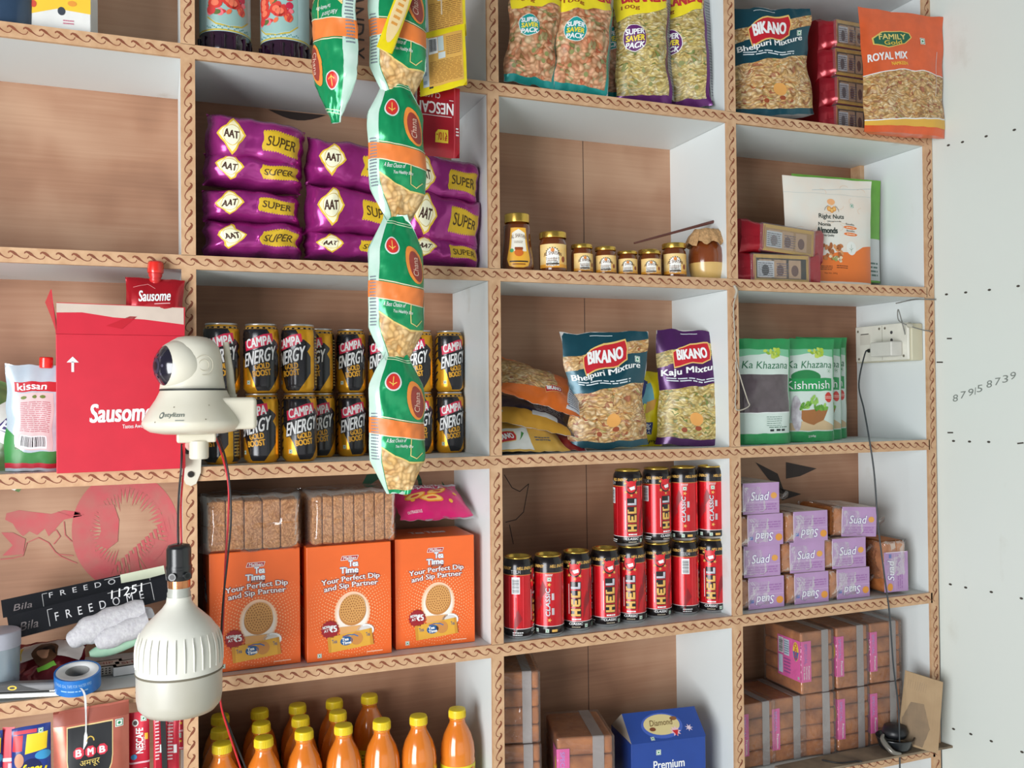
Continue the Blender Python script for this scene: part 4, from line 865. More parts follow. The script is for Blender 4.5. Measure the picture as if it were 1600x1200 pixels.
# green pouches of raisins and dates
def khazana(kind):
    def f(w,h):
        b=B(); GN=foil((30,146,80),.32,.25); p=bag(b,w,h,.03,GN,GN,prof='pouch',wr=.0022,seed=len(kind),edge=.002,pa=3.6); W=w/2;k=h/.2
        p.shape([(-W,.020*k),(W*.93,.020*k),(W*.93,.165*k),(0,.172*k),(-W,.165*k)],(206,222,214),1); p.shape([(-W,.165*k),(0,.172*k),(W*.93,.165*k),(W*.93,.180*k),(-W,.180*k)],(120,190,150),1)
        r=random.Random(3)
        for i in range(16): p.ell(.25*W+r.uniform(-.017,.017),.170*k+r.uniform(-.008,.012),.005,.003,r.choice(((170,200,60),(140,180,50),(190,210,90))),2+i%3,10,rot=r.uniform(0,3))
        p.text('Meve Ka Khazana' if 0 else ' Ka Khazana',-.85*W,.143*k,.85*W,.157*k,(20,110,70),3,bold=.0,sh=.25)
        if kind=='date':
            p.rect(-W,.060*k,.88*W,.132*k,mk('dates_behind_film',(70,58,62),.15,0,.7,col2=(96,84,90),scale=30),2); p.rect(-W,.058*k,.88*W,.060*k,(225,232,230),3)
            for y in (.05,.046,.042,.038,.034): p.lines(-.1*W,y*k,.5*W,y*k+.002,1,(60,110,90),3,int(y*1000))
            p.lines(.0,.030*k,.75*W,.033*k,1,(30,90,60),3,2)
            for x in (.05,.3,.5): p.rect(x*W,.024*k,(x+.15)*W,.028*k,(30,40,40),3)
        else:
            p.ell(-.2*W,.126*k,.55*W,.014*k,(30,130,70),2,24); p.rect(-W,.098*k,.82*W,.123*k,(30,150,80),3); p.text('Kishmish',-.95*W,.102*k,.70*W,.118*k,WH,5,bold=.0)
            p.veg(.70*W,.137*k,.008*k,4); p.ell(.66*W,.085*k,.010*k,.010*k,(206,50,40),3,16); p.lines(.5*W,.082*k,.82*W,.088*k,2,(240,200,190),4)
            p.shape([(-W,.022*k),(W*.9,.022*k),(W*.9,.030*k),(.3*W,.045*k),(-W,.035*k)],(206,180,140),2); p.shape([(-.6*W,.060*k),(-.4*W,.040*k),(0,.032*k),(.4*W,.042*k),(.6*W,.064*k)],(160,104,56),3)
            for i in range(26): a=r.uniform(-.5,.5)*W; p.ell(a,.062*k+r.uniform(0,.026)*k*(1-abs(a)/W*1.6),.007,.0035,r.choice(((110,170,60),(150,200,90),(90,150,50))),4+i%3,10,rot=r.uniform(0,3))
            p.ell(-.62*W,.055*k,.18*W,.035*k,mk('window_film',(150,140,150),.1,0,.8,col2=(206,206,212),scale=60),6,20); p.text('250g',-.2*W,.008*k,.1*W,.013*k,WH,3)
        return b.build('dried_fruit_pouch')
    return f
placebag(khazana('date'),1152,532,1234,696,.050,'green and white dates pouch with a dark window, nearest the left divider','dried fruit pouch',(0,0,-.05),j=2)
placebag(khazana('kishmish'),1222,534,1303,694,.075,'green raisin pouch with a bowl picture, beside the dates pouch','dried fruit pouch',(0,0,-.05),j=2)
placebag(khazana('kishmish'),1236,534,1315,692,.115,'green raisin pouch directly behind the front raisin pouch','dried fruit pouch',(0,0,-.05),j=2)
placebag(khazana('kishmish'),1246,534,1323,692,.150,'green raisin pouch at the very back against the plywood','dried fruit pouch',(0,0,-.05),j=2)
# lavender bread packets
PX=((1186,.062,((0,.2,1),(1,0,0),(2,.0,1),(3,0,1))),(1252,.060,((0,0,0),(1,0,0),(2,0,1))),(1330,.064,((0,0,0),(1,0,1))))
G='lavender-banded bread packets'
nm=('leftmost column','second column','third column'); tr=('bottom','second','third','top')
sx=(1.030,1.136,1.238)
for ci in range(3):
    n=(4,3,2)[ci]
    for t in range(n):
        v=(ci*2+t)%2
        lvl=('at the bottom of','second in','third in','on top of')[t] if t<n-1 else 'on top of'
        if ci==2 and t==1: lvl='second in'
        put('suad%d'%v,suad(v*3+1,up=bool(v)),(sx[ci]-.004*(t%2),.085+.004*(t%2),zs(3)+.001+t*.0595),(0,0,-.03*(t%2)-.03),'lavender-banded bread packet %s the %s by the left divider'%(lvl,nm[ci]) if ci==0 else 'lavender-banded bread packet %s the %s of bread'%(lvl,nm[ci]),G,'bread packet')
put('suad1',None,(1.268,.095,zs(3)+.001+2*.0595),(0,.05,-.12),'bread packet lying on top of the third column, its brown loaf end showing',G,'bread packet')
put('suad0',None,(1.322,.078,zs(3)+.056),(0,PI/2,-.05),'bread packet stood on its end beside the third column',G,'bread packet')
# rusk blocks with pink labels
G='pink-labelled rusk blocks'
for px,y,t,k,rz,lb in ((1282,.105,1,1,.0,'with its whole pink label turned to view, upper row'),(1338,.105,1,2,-.03,'in the middle of the upper row'),(1389,.105,1,2,-.02,'at the right end of the upper row'),(1187,.110,0,2,.02,'lowest at the left, half in shadow'),(1236,.112,0,2,.0,'second in the lower row with a narrow pink label'),(1286,.108,0,0,-.12,'without a label showing, under the fully labelled one'),(1338,.105,0,2,-.02,'in the lower row between the unlabelled one and the right end'),(1389,.105,0,2,-.04,'at the right end of the lower row behind the black cup')):
    x=at(px,1100,y-.0575).x-.006
    put('choice%d'%k,choice(k),(x,y,zs(4)+.001+t*.1245),(0,0,rz),'clear-wrapped block of rusks '+lb,G,'rusk block')
# bottom cell of the third column: tall loaf, short loaf, blue box
put('choice0',None,(.548,.095,zs(4)+.001),(0,0,-.25),'clear-wrapped rusk block under another one against the left divider',None,'rusk block')
put('choice0',None,(.548,.095,zs(4)+.1255),(0,0,-.27),'clear-wrapped rusk block on top of another one against the left divider',None,'rusk block')
put('choice2',None,(.665,.075,zs(4)+.001),(0,0,-.25),'clear-wrapped rusk block standing alone left of the blue box',None,'rusk block',scale=(1.25,1.1,1.05))
def bluebox():
    b=B(); BL=mk('royal_blue_card',(36,70,150),.35,0,.3); f,l,tp=boxp(b,.145,.10,.095,BL)
    f.text('Premium',-.03,.045,.03,.06,WH,2,bold=.02); f.veg(-.02,.075,.009,2)
    P=Panel(b,lambda u,v:V3((u,-.052+v*.75,.0955+v*.62)),-.0725,.0725,0,.062,1,1,pr((36,70,150))); 
    P.ell(-.004,.030,.040,.026,(70,100,190),1,28); P.ell(-.004,.032,.035,.021,(226,208,150),2,28); P.text('Diamond',-.026,.030,.018,.042,(110,80,40),4,sh=.2); P.ell(-.024,.024,.006,.004,(130,70,40),3); P.ell(.022,.042,.007,.004,(140,90,50),3)
    P.star(.018,.016,.006,.011,9,(240,200,210),3); P.shape([(.012,.018),(.024,.018),(.018,.006)],(206,40,50),5); P.star(.046,.020,.003,.008,7,(236,214,230),3); P.veg(-.03,.006,.007,3)
    b.add([(-.0725,-.052,.0955),(-.0725,.048,.0955),(.0725,-.052,.0955),(.0725,.048,.0955),(-.0725,-.0055,.134),(.0725,-.0055,.134)],[(0,4,1),(2,3,5),(4,5,3,1)],mk('grey_card_inside',(176,168,156),.7))
    return b.build('gift_box')
o=bluebox(); o.location=(.825,.070,zs(4)+.001); o.rotation_euler=(0,0,-.12); tag(o,'royal blue carton with an oval yellow crest, on the lowest shelf','carton')
b=B(); b.tube([V3((0,0,0)),V3((.004,0,.03)),V3((0,.004,.055)),V3((-.012,.006,.07))],[.016,.017,.013,.003],mk('tan_kraft_paper',(196,138,88),.6),12); o=b.build('paper_cone',None,(.516,.016,zs(4)+.001)); tag(o,'small tan paper cone in the corner by the left divider, lowest shelf','paper cone')
# orange drink bottles
def bottle():
    r=empty('orange_drink_bottle',(0,0,0)); R=.0288; OJ=mk('orange_drink',(226,130,40),.12,0,.9,col2=(214,114,32),scale=12)
    b=B(); pf=[(.020,0),(.026,.003),(R,.010),(R,.02),(R*.96,.035),(R,.05),(R*.97,.105),(R,.112),(R*1.02,.118),(R*.98,.123),(R,.130),(R*.94,.145),(R*.78,.160),(R*.58,.171),(R*.46,.178),(R*.44,.184),(R*.50,.185),(R*.50,.187),(R*.42,.188)]
    b.lathe(pf,OJ,32); b.build('bottle_body',r)
    b=B(); q=.0140; pr_=[]; b.lathe([(q,.1845),(q*1.02,.186),(q*.99,.198),(q*.94,.2),(.0001,.2)],mk('yellow_cap',(232,204,30),.4),36,cap=False)
    for k in range(36): a=2*PI*k/36; b.box(-.0004,.0004,q*.97,q*1.045,.187,.197,(220,190,24)) if 0 else b.tube([V3((q*math.cos(a),q*math.sin(a),.187)),V3((q*.995*math.cos(a),q*.995*math.sin(a),.1965))],.0006,mk('yellow_cap',(232,204,30)),4)
    b.build('cap',r)
    b=B(); RL=R*1.012; p=Panel(b,lambda u,v:V3((RL*math.sin(u/RL),-RL*math.cos(u/RL),v)),-PI*RL,PI*RL,.055,.114,36,3,mk('yellow_label',(232,214,50),.4),wrap=True)
    p.shape([(-.014,.060),(-.010,.112),(.0,.112),(-.002,.060)],(24,60,40),1); p.text('₹20',-.0095,.100,-.0015,.106,(236,214,60),3,bold=.04); p.text('FROOTI'[:0]+'MAZA'[:0]+'/A',.003,.072,.026,.108,(30,30,36),3,bold=.06,sh=.2); p.shape([(.018,.08),(.030,.085),(.030,.110),(.022,.110)],(240,140,60),1); p.lines(-.036,.065,-.018,.108,8,(150,130,40),2,4); p.lines(.035,.065,.08,.108,8,(150,130,40),2,4)
    b.build('label',r); return r
G='orange drink bottles with yellow caps'
row=('front row','middle row','back row')
for x,y,rw,ps in ((.053,.036,0,'first'),(.114,.035,0,'second'),(.176,.042,0,'third'),(.237,.039,0,'fourth'),(.298,.036,0,'fifth'),(.358,.032,0,'sixth'),(.426,.038,0,'seventh'),(.054,.098,1,'first'),(.117,.100,1,'second'),(.179,.101,1,'third'),(.240,.103,1,'fourth'),(.058,.162,2,'first'),(.121,.164,2,'second'),(.183,.164,2,'third'),(.245,.163,2,'fourth'),(.306,.164,2,'fifth')):
    lb='orange drink bottle, %s from the left in the %s'%(ps,row[rw])
    put('bottle',bottle,(x,y,zs(4)+.001),(0,0,-.25 if x>.4 else random.Random(x).uniform(-1,1)),lb,G,'drink bottle')
# ---------------------------------------------------------------- bottles, jars and cartons on the top shelf, left
def syrup():
    r=empty('syrup_bottle',(0,0,0)); b=B(); DK=mk('dark_rose_syrup',(34,14,34),.08,0,1,col2=(48,18,40)); R=.0375
    b.lathe([(.028,0),(.034,.002),(R*.97,.008),(R,.02),(R*.94,.026),(R,.032),(R,.12),(R*.9,.15),(R*.5,.175),(.014,.185),(.014,.2)],DK,36)
    for k in range(14): a=2*PI*k/14; b.tube([V3((R*1.0*math.cos(a),R*1.0*math.sin(a),.008)),V3((R*1.02*math.cos(a),R*1.02*math.sin(a),.028))],.0028,DK,6)
    b.build('bottle_body',r)
    b=B(); RL=R*1.015; h=PI*RL; p=Panel(b,lambda u,v:V3((RL*math.sin(u/RL),-RL*math.cos(u/RL),v)),-h,h,.033,.118,36,6,mk('pale_blue_floral_label',(176,206,206),.4),wrap=True)
    out=lambda s:[(-.026*s,.037+.0),(0,.0345),(.026*s,.037),(.030*s,.052),(.030*s,.116),(-.030*s,.116),(-.030*s,.052)]
    p.rect(-h,.034,h,.0365,(196,176,70),1); p.shape([(-.034,.054),(-.02,.043),(0,.039),(.02,.043),(.034,.054),(.034,.0565),(.02,.0455),(0,.0415),(-.02,.0455),(-.034,.0565)],(196,176,70),2)
    p.shape([(-.034,.0575),(-.02,.0465),(0,.0425),(.02,.0465),(.034,.0575),(.034,.117),(-.034,.117)],(150,186,180),1)
    q=random.Random(9); cols=((206,60,62),(230,110,70),(196,40,70),(226,150,70),(236,120,130),(90,110,60))
    for k in range(34): x,y=q.uniform(-.03,.03),q.uniform(.058,.112); p.ell(x,y,q.uniform(.003,.008),q.uniform(.003,.007),q.choice(cols),2+k%4,10,rot=q.uniform(0,3))
    for k in range(6): x,y=q.uniform(-.025,.025),q.uniform(.075,.1); p.ell(x,y,.011,.009,(210,60,50),6,14); p.ell(x,y,.006,.005,(236,120,90),7,12)
    for k in range(24): x=-.034+.068*k/23; p.ell(x,.0365+.0045*abs(math.cos(k)),.0012,.0012,(90,150,150),3,6)
    b.build('label',r)
    b=B(); b.lathe([(.0155,.196),(.0155,.215),(.0001,.216)],mk('red_cap',(190,30,40),.4),24,cap=False); b.build('cap',r); return r
put('syrup',syrup,S(352,60,.050,0),(0,0,.1),'dark syrup bottle with a floral label, left one of the pair','dark floral syrup bottles','syrup bottle',scale=(1,.95,1))
put('syrup',None,(.157,.052,zs(0)+.0006),(0,0,-.5),'dark syrup bottle with a torn floral label, right one of the pair','dark floral syrup bottles','syrup bottle',scale=(1,.95,1))
r=empty('plastic_tub',(0,0,0)); b=B(); b.lathe([(.040,0),(.044,.003),(.045,.05),(.0455,.11)],mk('blue_black_plastic',(46,66,90),.2,0,.5),36); b.build('tub_body',r)
b=B(); p=Panel(b,lambda u,v:V3((.0458*math.sin(u/.0458),-.0458*math.cos(u/.0458),v)),-.10,.10,.048,.105,24,2,mk('cream_tub_label',(226,206,176),.4)); b.build('label',r)
b=B(); b.lathe([(.0475,.104),(.0475,.12),(.0001,.121)],mk('blue_black_plastic',(46,66,90),.2,0,.5),36,cap=False); b.build('lid',r)
r.location=S(12,40,.052,0); tag(r,'dark plastic tub with a cream label at the left edge of the top shelf','plastic tub')
def yellowbox():
    b=B(); f,l,t=boxp(b,.088,.06,.15,mk('white_card',(226,226,222),.4,0,.2)); q=random.Random(5); 
    f.shape([(-.04,.024),(.0,.036),(.044,.032),(.044,.15),(-.044,.15),(-.044,.03)],(238,196,60),1); f.shape([(.010,.05),(.044,.058),(.044,.15),(.026,.15)],(150,196,60),2)
    f.ell(-.03,.04,.004,.005,(206,80,60),3); f.ell(.006,.033,.005,.006,(60,66,76),3); f.ell(.02,.045,.006,.004,(226,150,60),3); f.lines(.008,.014,.022,.022,2,(200,120,140),3,2); f.ell(.034,.003,.012,.004,(206,60,80),3)
    return b.build('custard_carton')
o=yellowbox(); o.location=S(96,45,.050,0); o.rotation_euler=(0,0,-.1); tag(o,'yellow and white carton standing beside the dark tub','carton')
# ---------------------------------------------------------------- hanging strips of snack packets
GREEN=foil((22,150,92),.25,.3); CLR=mk('milky_green_film',(176,214,196),.2,0,.5,col2=(206,226,216),scale=20)
def chana(w,h,seed,twist=0,tmin=.35,skew=0):
    b=B()
    def P(s): return max(0,math.sin(PI*min(1,max(0,(s-.03)/.94))))**.6
    def mkfn(side):
        def fn(u,v):
            s=v/h; a=2*u/w; p=P(s); c=max(0,1-abs(a)**2.4)**.7
            wd=(tmin+(1-tmin)*min(1,max(0,math.sin(PI*min(1,max(0,s*1.02))))*1.5)); ang=twist*(1-min(1,s*2.8))**2-twist*.6*max(0,(s-.75)*4)**2
            x=u*wd+.004*nz(s*4,seed,a); y=side*.021*p*c+.0035*nz(u*40,v*30,seed+side)+.002*nz(u*110,v*90,seed)
            x+=skew*(1-s)*.03
            return V3((x*math.cos(ang)-y*math.sin(ang),x*math.sin(ang)+y*math.cos(ang),v+.003*nz(a,s*3,seed)))
        return fn
    p=Panel(b,mkfn(-1),-w/2,w/2,0,h,20,30,GREEN); Panel(b,mkfn(1),-w/2,w/2,0,h,20,30,CLR,flip=True)
    W=w/2;k=h/.21
    p.shape([(-W,.0),(-.70*W,.0),(-.66*W,.11*k),(-.62*W,.21*k),(-W,.21*k)],CLR,1)
    p.shape([(-.66*W,.006*k),(W,.006*k),(W,.046*k),(.35*W,.046*k),(-.2*W,.056*k),(-.66*W,.070*k)],CHANA,2); p.line([(-.66*W,.070*k),(-.2*W,.056*k),(.35*W,.046*k),(W,.046*k)],.0022,(226,200,120),3)
    p.shape([(-W,.090*k),(W,.080*k),(W,.103*k),(-W,.113*k)],(232,128,60),3); p.line([(-.66*W,.1135*k),(W,.1045*k)],.0014,(226,220,190),4); p.line([(-.66*W,.0880*k),(W,.079*k)],.0014,(226,220,190),4)
    p.text('A Best Choice of',-.50*W,.077*k,.22*W,.083*k,WH,5,rot=-.04,sh=.2); p.text('You Healthy Bite',-.20*W,.067*k,.48*W,.073*k,WH,5,rot=-.04,sh=.2)
    p.ell(-.20*W,.163*k,.0115,.0135,(206,214,210),4,22); p.ell(-.20*W,.163*k,.0095,.0115,(206,50,44),5,22); p.line([(-.20*W,.157*k),(-.20*W,.170*k)],.0012,(240,200,90),6); p.line([(-.20*W-.005,.162*k),(-.20*W,.1585*k),(-.20*W+.005,.162*k)],.0012,(240,200,90),6)
    p.ell(.58*W,.138*k,.32*W,.028*k,(232,140,60),5,24,rot=.2); p.ell(.62*W,.136*k,.23*W,.023*k,(150,60,50),6,22,rot=.2); p.text('Chana',.50*W,.122*k,.70*W,.150*k,(226,190,170),8,vert=True,sh=.2)
    p.line([(.40*W,.082*k),(.40*W,.056*k),(.62*W,.052*k),(.84*W,.060*k)],.0014,(220,206,130),5)
    p.line([(-.66*W,.1975*k),(W,.192*k)],.0012,(206,226,190),4); p.line([(-.66*W,.2010*k),(W,.1955*k)],.0012,(206,226,190),4)
    p.lines(-.95*W,.05*k,-.74*W,.12*k,16,(120,130,140),3,seed)
    return b.build('roasted_gram_packet')
G='green roasted gram packets in a hanging strip'
for k,(x,y0,y1,Y,tw,rz,sk,lb) in enumerate(((617,-70,160,-.10,.5,-.15,.1,'top one of the strip hanging down the middle'),(613,122,350,-.105,.5,-.1,.3,'second from the top of the hanging strip, under the yellow packs'),(615,334,566,-.11,.35,-.05,.15,'third from the top of the hanging strip, crossing the magenta packets'),(616,548,772,-.112,-.3,.0,.2,'lowest of the strip, in front of the black cans'))):
    cx,w,zb,h=FR(x-43,y0,x+43,y1,Y); o=chana(w,h,k*3+2,tw,.42,sk); o.location=(cx,Y+.002*k,zb); o.rotation_euler=(0,.02,rz); tag(o,'green roasted gram packet '+lb,'snack packet',G)
cx,w,zb,h=FR(487,-70,560,192,-.10); o=chana(w*1.15,h,23,.3,.2,0); o.location=(cx,-.10,zb+h); o.rotation_euler=(0,PI,-.85); tag(o,'green roasted gram packet hanging alone left of the strip, seen edge on','snack packet')
# yellow sachets and a red coffee sachet hanging behind
def sachet(w,h,skew,base,draw,t=.006,seed=1,name='sachet'):
    b=B()
    def mkfn(side):
        def fn(u,v):
            s=v/h;a=2*u/w; m_=max(0,(1-abs(a)**6)*(1-abs(2*s-1)**6)); return V3((u,side*t/2*m_+.0022*nz(u*30,v*25,seed)*1.2,v+skew*u+.001*nz(u*60,s*9,seed)))
        return fn
    mt=pr(base) if not hasattr(base,'node_tree') else base
    p=Panel(b,mkfn(-1),-w/2,w/2,0,h,12,14,mt); Panel(b,mkfn(1),-w/2,w/2,0,h,12,14,mt,flip=True); draw(p,w/2,h); return b.build(name)
YL=foil((236,214,20),.3,.1)
def yel(p,W,h):
    p.rect(-.86*W,h*.12,-.62*W,h*.9,(206,216,226),1); p.rect(-.62*W,h*.10,.86*W,h*.9,mk('ochre_print',(222,176,90),.4,col2=(212,160,76)),1)
    p.bars(-.60*W,h*.62,-.22*W,h*.88,2,3,); p.rect(-.20*W,h*.64,.04*W,h*.88,(190,206,206),2); p.rect(-.2*W,h*.52,.1*W,h*.62,(214,224,224),2)
    p.lines(-.58*W,h*.14,.8*W,h*.5,15,(160,110,50),2,4,.4); p.lines(.15*W,h*.55,.8*W,h*.86,10,(150,110,60),2,5,.4); p.rect(-.62*W,h*.08,-.45*W,h*.11,(60,56,40),2)
    for y in (.16,.3,.44,.6,.75): p.rect(-.84*W,h*y,-.7*W,h*(y+.06),(150,170,190),2)
for k,(y0,y1,lb) in enumerate(((-60,62,'upper yellow sachet of the pair hanging right of the green strip'),(44,140,'lower yellow sachet of the pair hanging right of the green strip'))):
    cx,w,zb,h=FR(655,y0,728,y1,-.075); o=sachet(w,h,.32,YL,yel,seed=k+3,name='masala_sachet'); o.location=(cx,-.075-.004*k,zb-.003); o.rotation_euler=(0,-.03,-.05); tag(o,lb,'sachet','yellow sachets')
cx,w,zb,h=FR(640,-30,668,72,-.13); o=sachet(.024,.125,0,YL,lambda p,W,h:(p.ell(0,h*.5,W*.8,h*.4,(232,206,150),1,20),p.lines(-W*.4,h*.3,W*.4,h*.7,5,(220,150,60),2)),name='masala_sachet'); q=at(600,25,-.135); o.location=(q.x,-.135,q.z-.05); o.rotation_euler=(0,.35,0); tag(o,'narrow yellow sachet hanging in front of the topmost green packet','sachet')
CR_=foil((170,26,40),.3,.3)
def cof(p,W,h):
    t=PI
    p.text('NESCAFE',-.92*W,h*.60,.72*W,h*.76,(236,230,230),2,bold=.02,rot=t); p.line([(-.9*W,h*.57),(.66*W,h*.57)],.0010,(230,220,220),2); p.line([(.72*W,h*.80),(.56*W,h*.80)],.001,(230,220,220),2); p.text('CLASSIC',-.62*W,h*.82,.2*W,h*.90,(226,200,200),2,rot=t)
    p.shape([(.0*W,h*.19),(.52*W,h*.19),(.52*W,h*.38),(.12*W,h*.38),(.02*W,h*.33)],(222,190,50),2); p.text('₹10/-',.06*W,h*.22,.48*W,h*.34,(176,30,30),3,rot=t,bold=.01)
    p.rect(.76*W,.0,.80*W,h,(190,60,70),1); p.lines(.84*W,h*.3,.96*W,h*.44,3,(236,230,230),2)
cx,w,zb,h=FR(640,132,718,243,-.065); o=sachet(w,h,0,CR_,cof,seed=6,name='coffee_sachet'); o.location=(cx,-.060,zb); o.rotation_euler=(0,.02,-.05); tag(o,'red coffee sachet hanging upside down under the yellow sachets','coffee sachet')
b=B(); q=at(648,140,-.085); b.tube([q-q+V3((0,0,.06)),V3((.002,0,.02)),V3((-.001,0,.0)),V3((.001,0,-.03))],[.002,.006,.005,.002],film('clear_twist',(236,220,220),.25,.8,.1,20),10); o=b.build('twisted_plastic_strip',None,q); tag(o,'twisted clear plastic strip hanging beside the red coffee sachet','plastic strip')
b=B(); 
for px in (617,522,690): a=at(px,2,-.1); b.tube([V3((a.x,-.1,a.z-.02)),V3((a.x,-.09,a.z+.2)),V3((a.x,0,zs(-1)-.02))],.0012,mk('jute_string',(190,170,140),.8),6)
o=b.build('hanging_string'); tag(o,'thin strings from which the packet strips hang, above the frame','string')
# ---------------------------------------------------------------- second-left shelf: red carton, pouches
def redbox():
    r=empty('sauce_carton',(0,0,0)); w,h,d=.165,.190,.130; CD=mk('red_printed_card',(206,34,56),.45,0,.15,var=.04); CI=mk('worn_card_inside',(176,162,150),.8)
    b=B(); p,l,t=boxp(b,w,d,h,CD,.001)
    p.text('Sausome',-.040,.069,.040,.094,WH,2,bold=.03,sh=.1,rot=.02); p.text('Tastes Awesome',.000,.0595,.038,.065,WH,2,bold=.01,rot=.02)
    p.ell(-.040,.0845,.0085,.012,WH,2) if 0 else None
    for x in (-.062,.060): p.rect(x-.0016,.138,x+.0016,.152,WH,2); p.shape([(x-.0075,.151),(x,.159),(x+.0075,.151)],WH,2)
    l.lines(-.05,.03,.05,.16,12,(232,120,130),2,3)
    b.build('carton_body',r)
    b=B(); b.add([(-w/2+.001,-d/2,h),(w/2,-d/2,h),(w/2+.001,-d/2+.002,h+.041),(-w/2+.001,-d/2+.002,h+.043)],[(0,1,2,3)],CD); b.add([(-w/2+.001,-d/2+.0015,h),(w/2,-d/2+.0015,h),(w/2+.001,-d/2+.0035,h+.041),(-w/2+.001,-d/2+.0035,h+.043)],[(3,2,1,0)],CI); 
    pf=Panel(b,lambda u,v:V3((u,-d/2-.0003+v*.048,h+v)),-w/2+.001,w/2,0,.045,1,1,None); pf.shape([(-w/2+.001,.029),(-.05,.030),(-.01,.024),(.03,.022),(w/2-.001,.016),(w/2-.001,.040),(0,.041),(-w/2+.001,.042)],mk('torn_card_face',(206,190,176),.8),1); pf.shape([(-.02,.012),(.01,.026),(.02,.026),(0,.008)],(190,26,44),1)
    b.build('front_flap',r)
    b=B(); b.add([(-w/2,-d/2,h),(-w/2,d/2,h),(-w/2-.020,d/2,h+.055),(-w/2-.006,-d/2,h+.060),(-w/2+.0012,-d/2,h),(-w/2+.0012,d/2,h),(-w/2-.0188,d/2,h+.055),(-w/2-.0048,-d/2,h+.060)],[(3,2,1,0),(4,5,6,7),(0,4,7,3),(3,7,6,2),(2,6,5,1)],CD); b.build('side_flap',r)
    return r
o=redbox(); o.location=(-.0830,.036,zs(2)+.001); o.rotation_euler=(0,0,.05); tag(o,'red sauce carton with torn open flaps standing on the left shelf','carton'); BOXO=o
def spoutpouch():
    r=empty('sauce_pouch',(0,0,0)); b=B(); RD=foil((176,24,36),.2,.3); p=bag(b,.080,.075,.022,RD,RD,prof='pillow',pa=4,qa=.5,wr=.0015,seed=4,edge=.001,seal=.0); p.text('Sausome',-.022,.042,.022,.057,WH,3,bold=.02,rot=.08,sh=.1); p.line([(.0,.038),(.022,.040)],.0012,(230,180,180),3); p.line([(-.03,.060),(-.01,.066),(.0,.060)],.0006,(226,150,150),2); b.build('pouch_body',r)
    b=B(); RC=mk('glossy_red_cap',(222,44,34),.25,0,.5); b.lathe([(.005,.050),(.005,.068),(.0075,.070),(.0085,.074),(.0075,.076),(.009,.078),(.0095,.082),(.009,.0835)],mk('red_spout',(196,40,40),.3),20); b.lathe([(.0105,.083),(.0112,.086),(.0105,.097),(.0095,.1),(.0001,.1)],RC,8,cap=False); b.build('spout_cap',r); return r
o=spoutpouch(); q=at(240,437,-.014); o.location=(q.x,-.0135,q.z-.0735); o.rotation_euler=(0,.03,0); tag(o,'small red sauce pouch with a red spout cap, standing up behind the red carton','sauce pouch')
def kissan():
    r=empty('ketchup_pouch',(0,0,0)); b=B(); SV=mk('pale_blue_pouch_film',(186,206,220),.2,.2,.4,col2=(206,220,228)); p=bag(b,.078,.150,.03,SV,SV,prof='pouch',pa=3,wr=.0022,seed=12,edge=.003)
    p.rect(-.028,.112,.039,.126,(190,30,44),1); p.text('kissan',-.024,.1145,.016,.1245,WH,2,bold=.03); p.rect(-.022,.03,.026,.110,(214,196,196),1); p.lines(-.018,.055,.022,.098,16,(190,120,130),2,3); p.bars(-.016,.032,.018,.050,2,6)
    for x in (-.015,0,.012): p.ell(x,.104,.004,.0025,(110,130,60),2,8)
    p.shape([(-.039,.004),(.039,.004),(.039,.030),(-.01,.026),(-.022,.034),(-.024,.05),(-.039,.06)],(60,140,70),1) ; p.rect(-.039,.004,.039,.011,(196,40,60),2); b.build('pouch_body',r)
    b=B(); b.lathe([(.008,.146),(.009,.148),(.009,.160),(.0085,.162),(.0001,.162)],mk('glossy_red_cap',(222,44,34),.25,0,.5),16,cap=False,c=(.012,0,0)); b.build('spout_cap',r); return r
o=kissan(); q=at(52,700,.045); o.location=(q.x,.048,zs(2)+.001); o.rotation_euler=(0,.03,-.05); tag(o,'silver ketchup pouch with a barcode panel left of the red carton','ketchup pouch')
def greenbag():
    b=B(); GB=mk('dark_green_leafy_print',(66,100,58),.35,0,.3,col2=(120,140,80),scale=30); p=bag(b,.16,.13,.05,GB,mk('white_flap_film',(216,216,210),.4),prof='pillow',wr=.006,seed=5,edge=.004); p.shape([(-.02,.06),(.05,.05),(.075,.06),(.04,.11),(0,.12)],(220,220,214),1); p.shape([(.01,.07),(.03,.068),(.035,.09),(.015,.09)],(60,40,110),2); p.text('B',.015,.07,.03,.085,(230,230,236),3,bold=.03); return b.build('seasoning_bag')
o=greenbag(); q=at(-34,700,.09); o.location=(q.x-.015,.095,zs(2)+.004); o.rotation_euler=(-.2,.5,-.2); tag(o,'crumpled green and white bag cut by the left edge of the frame','seasoning bag')
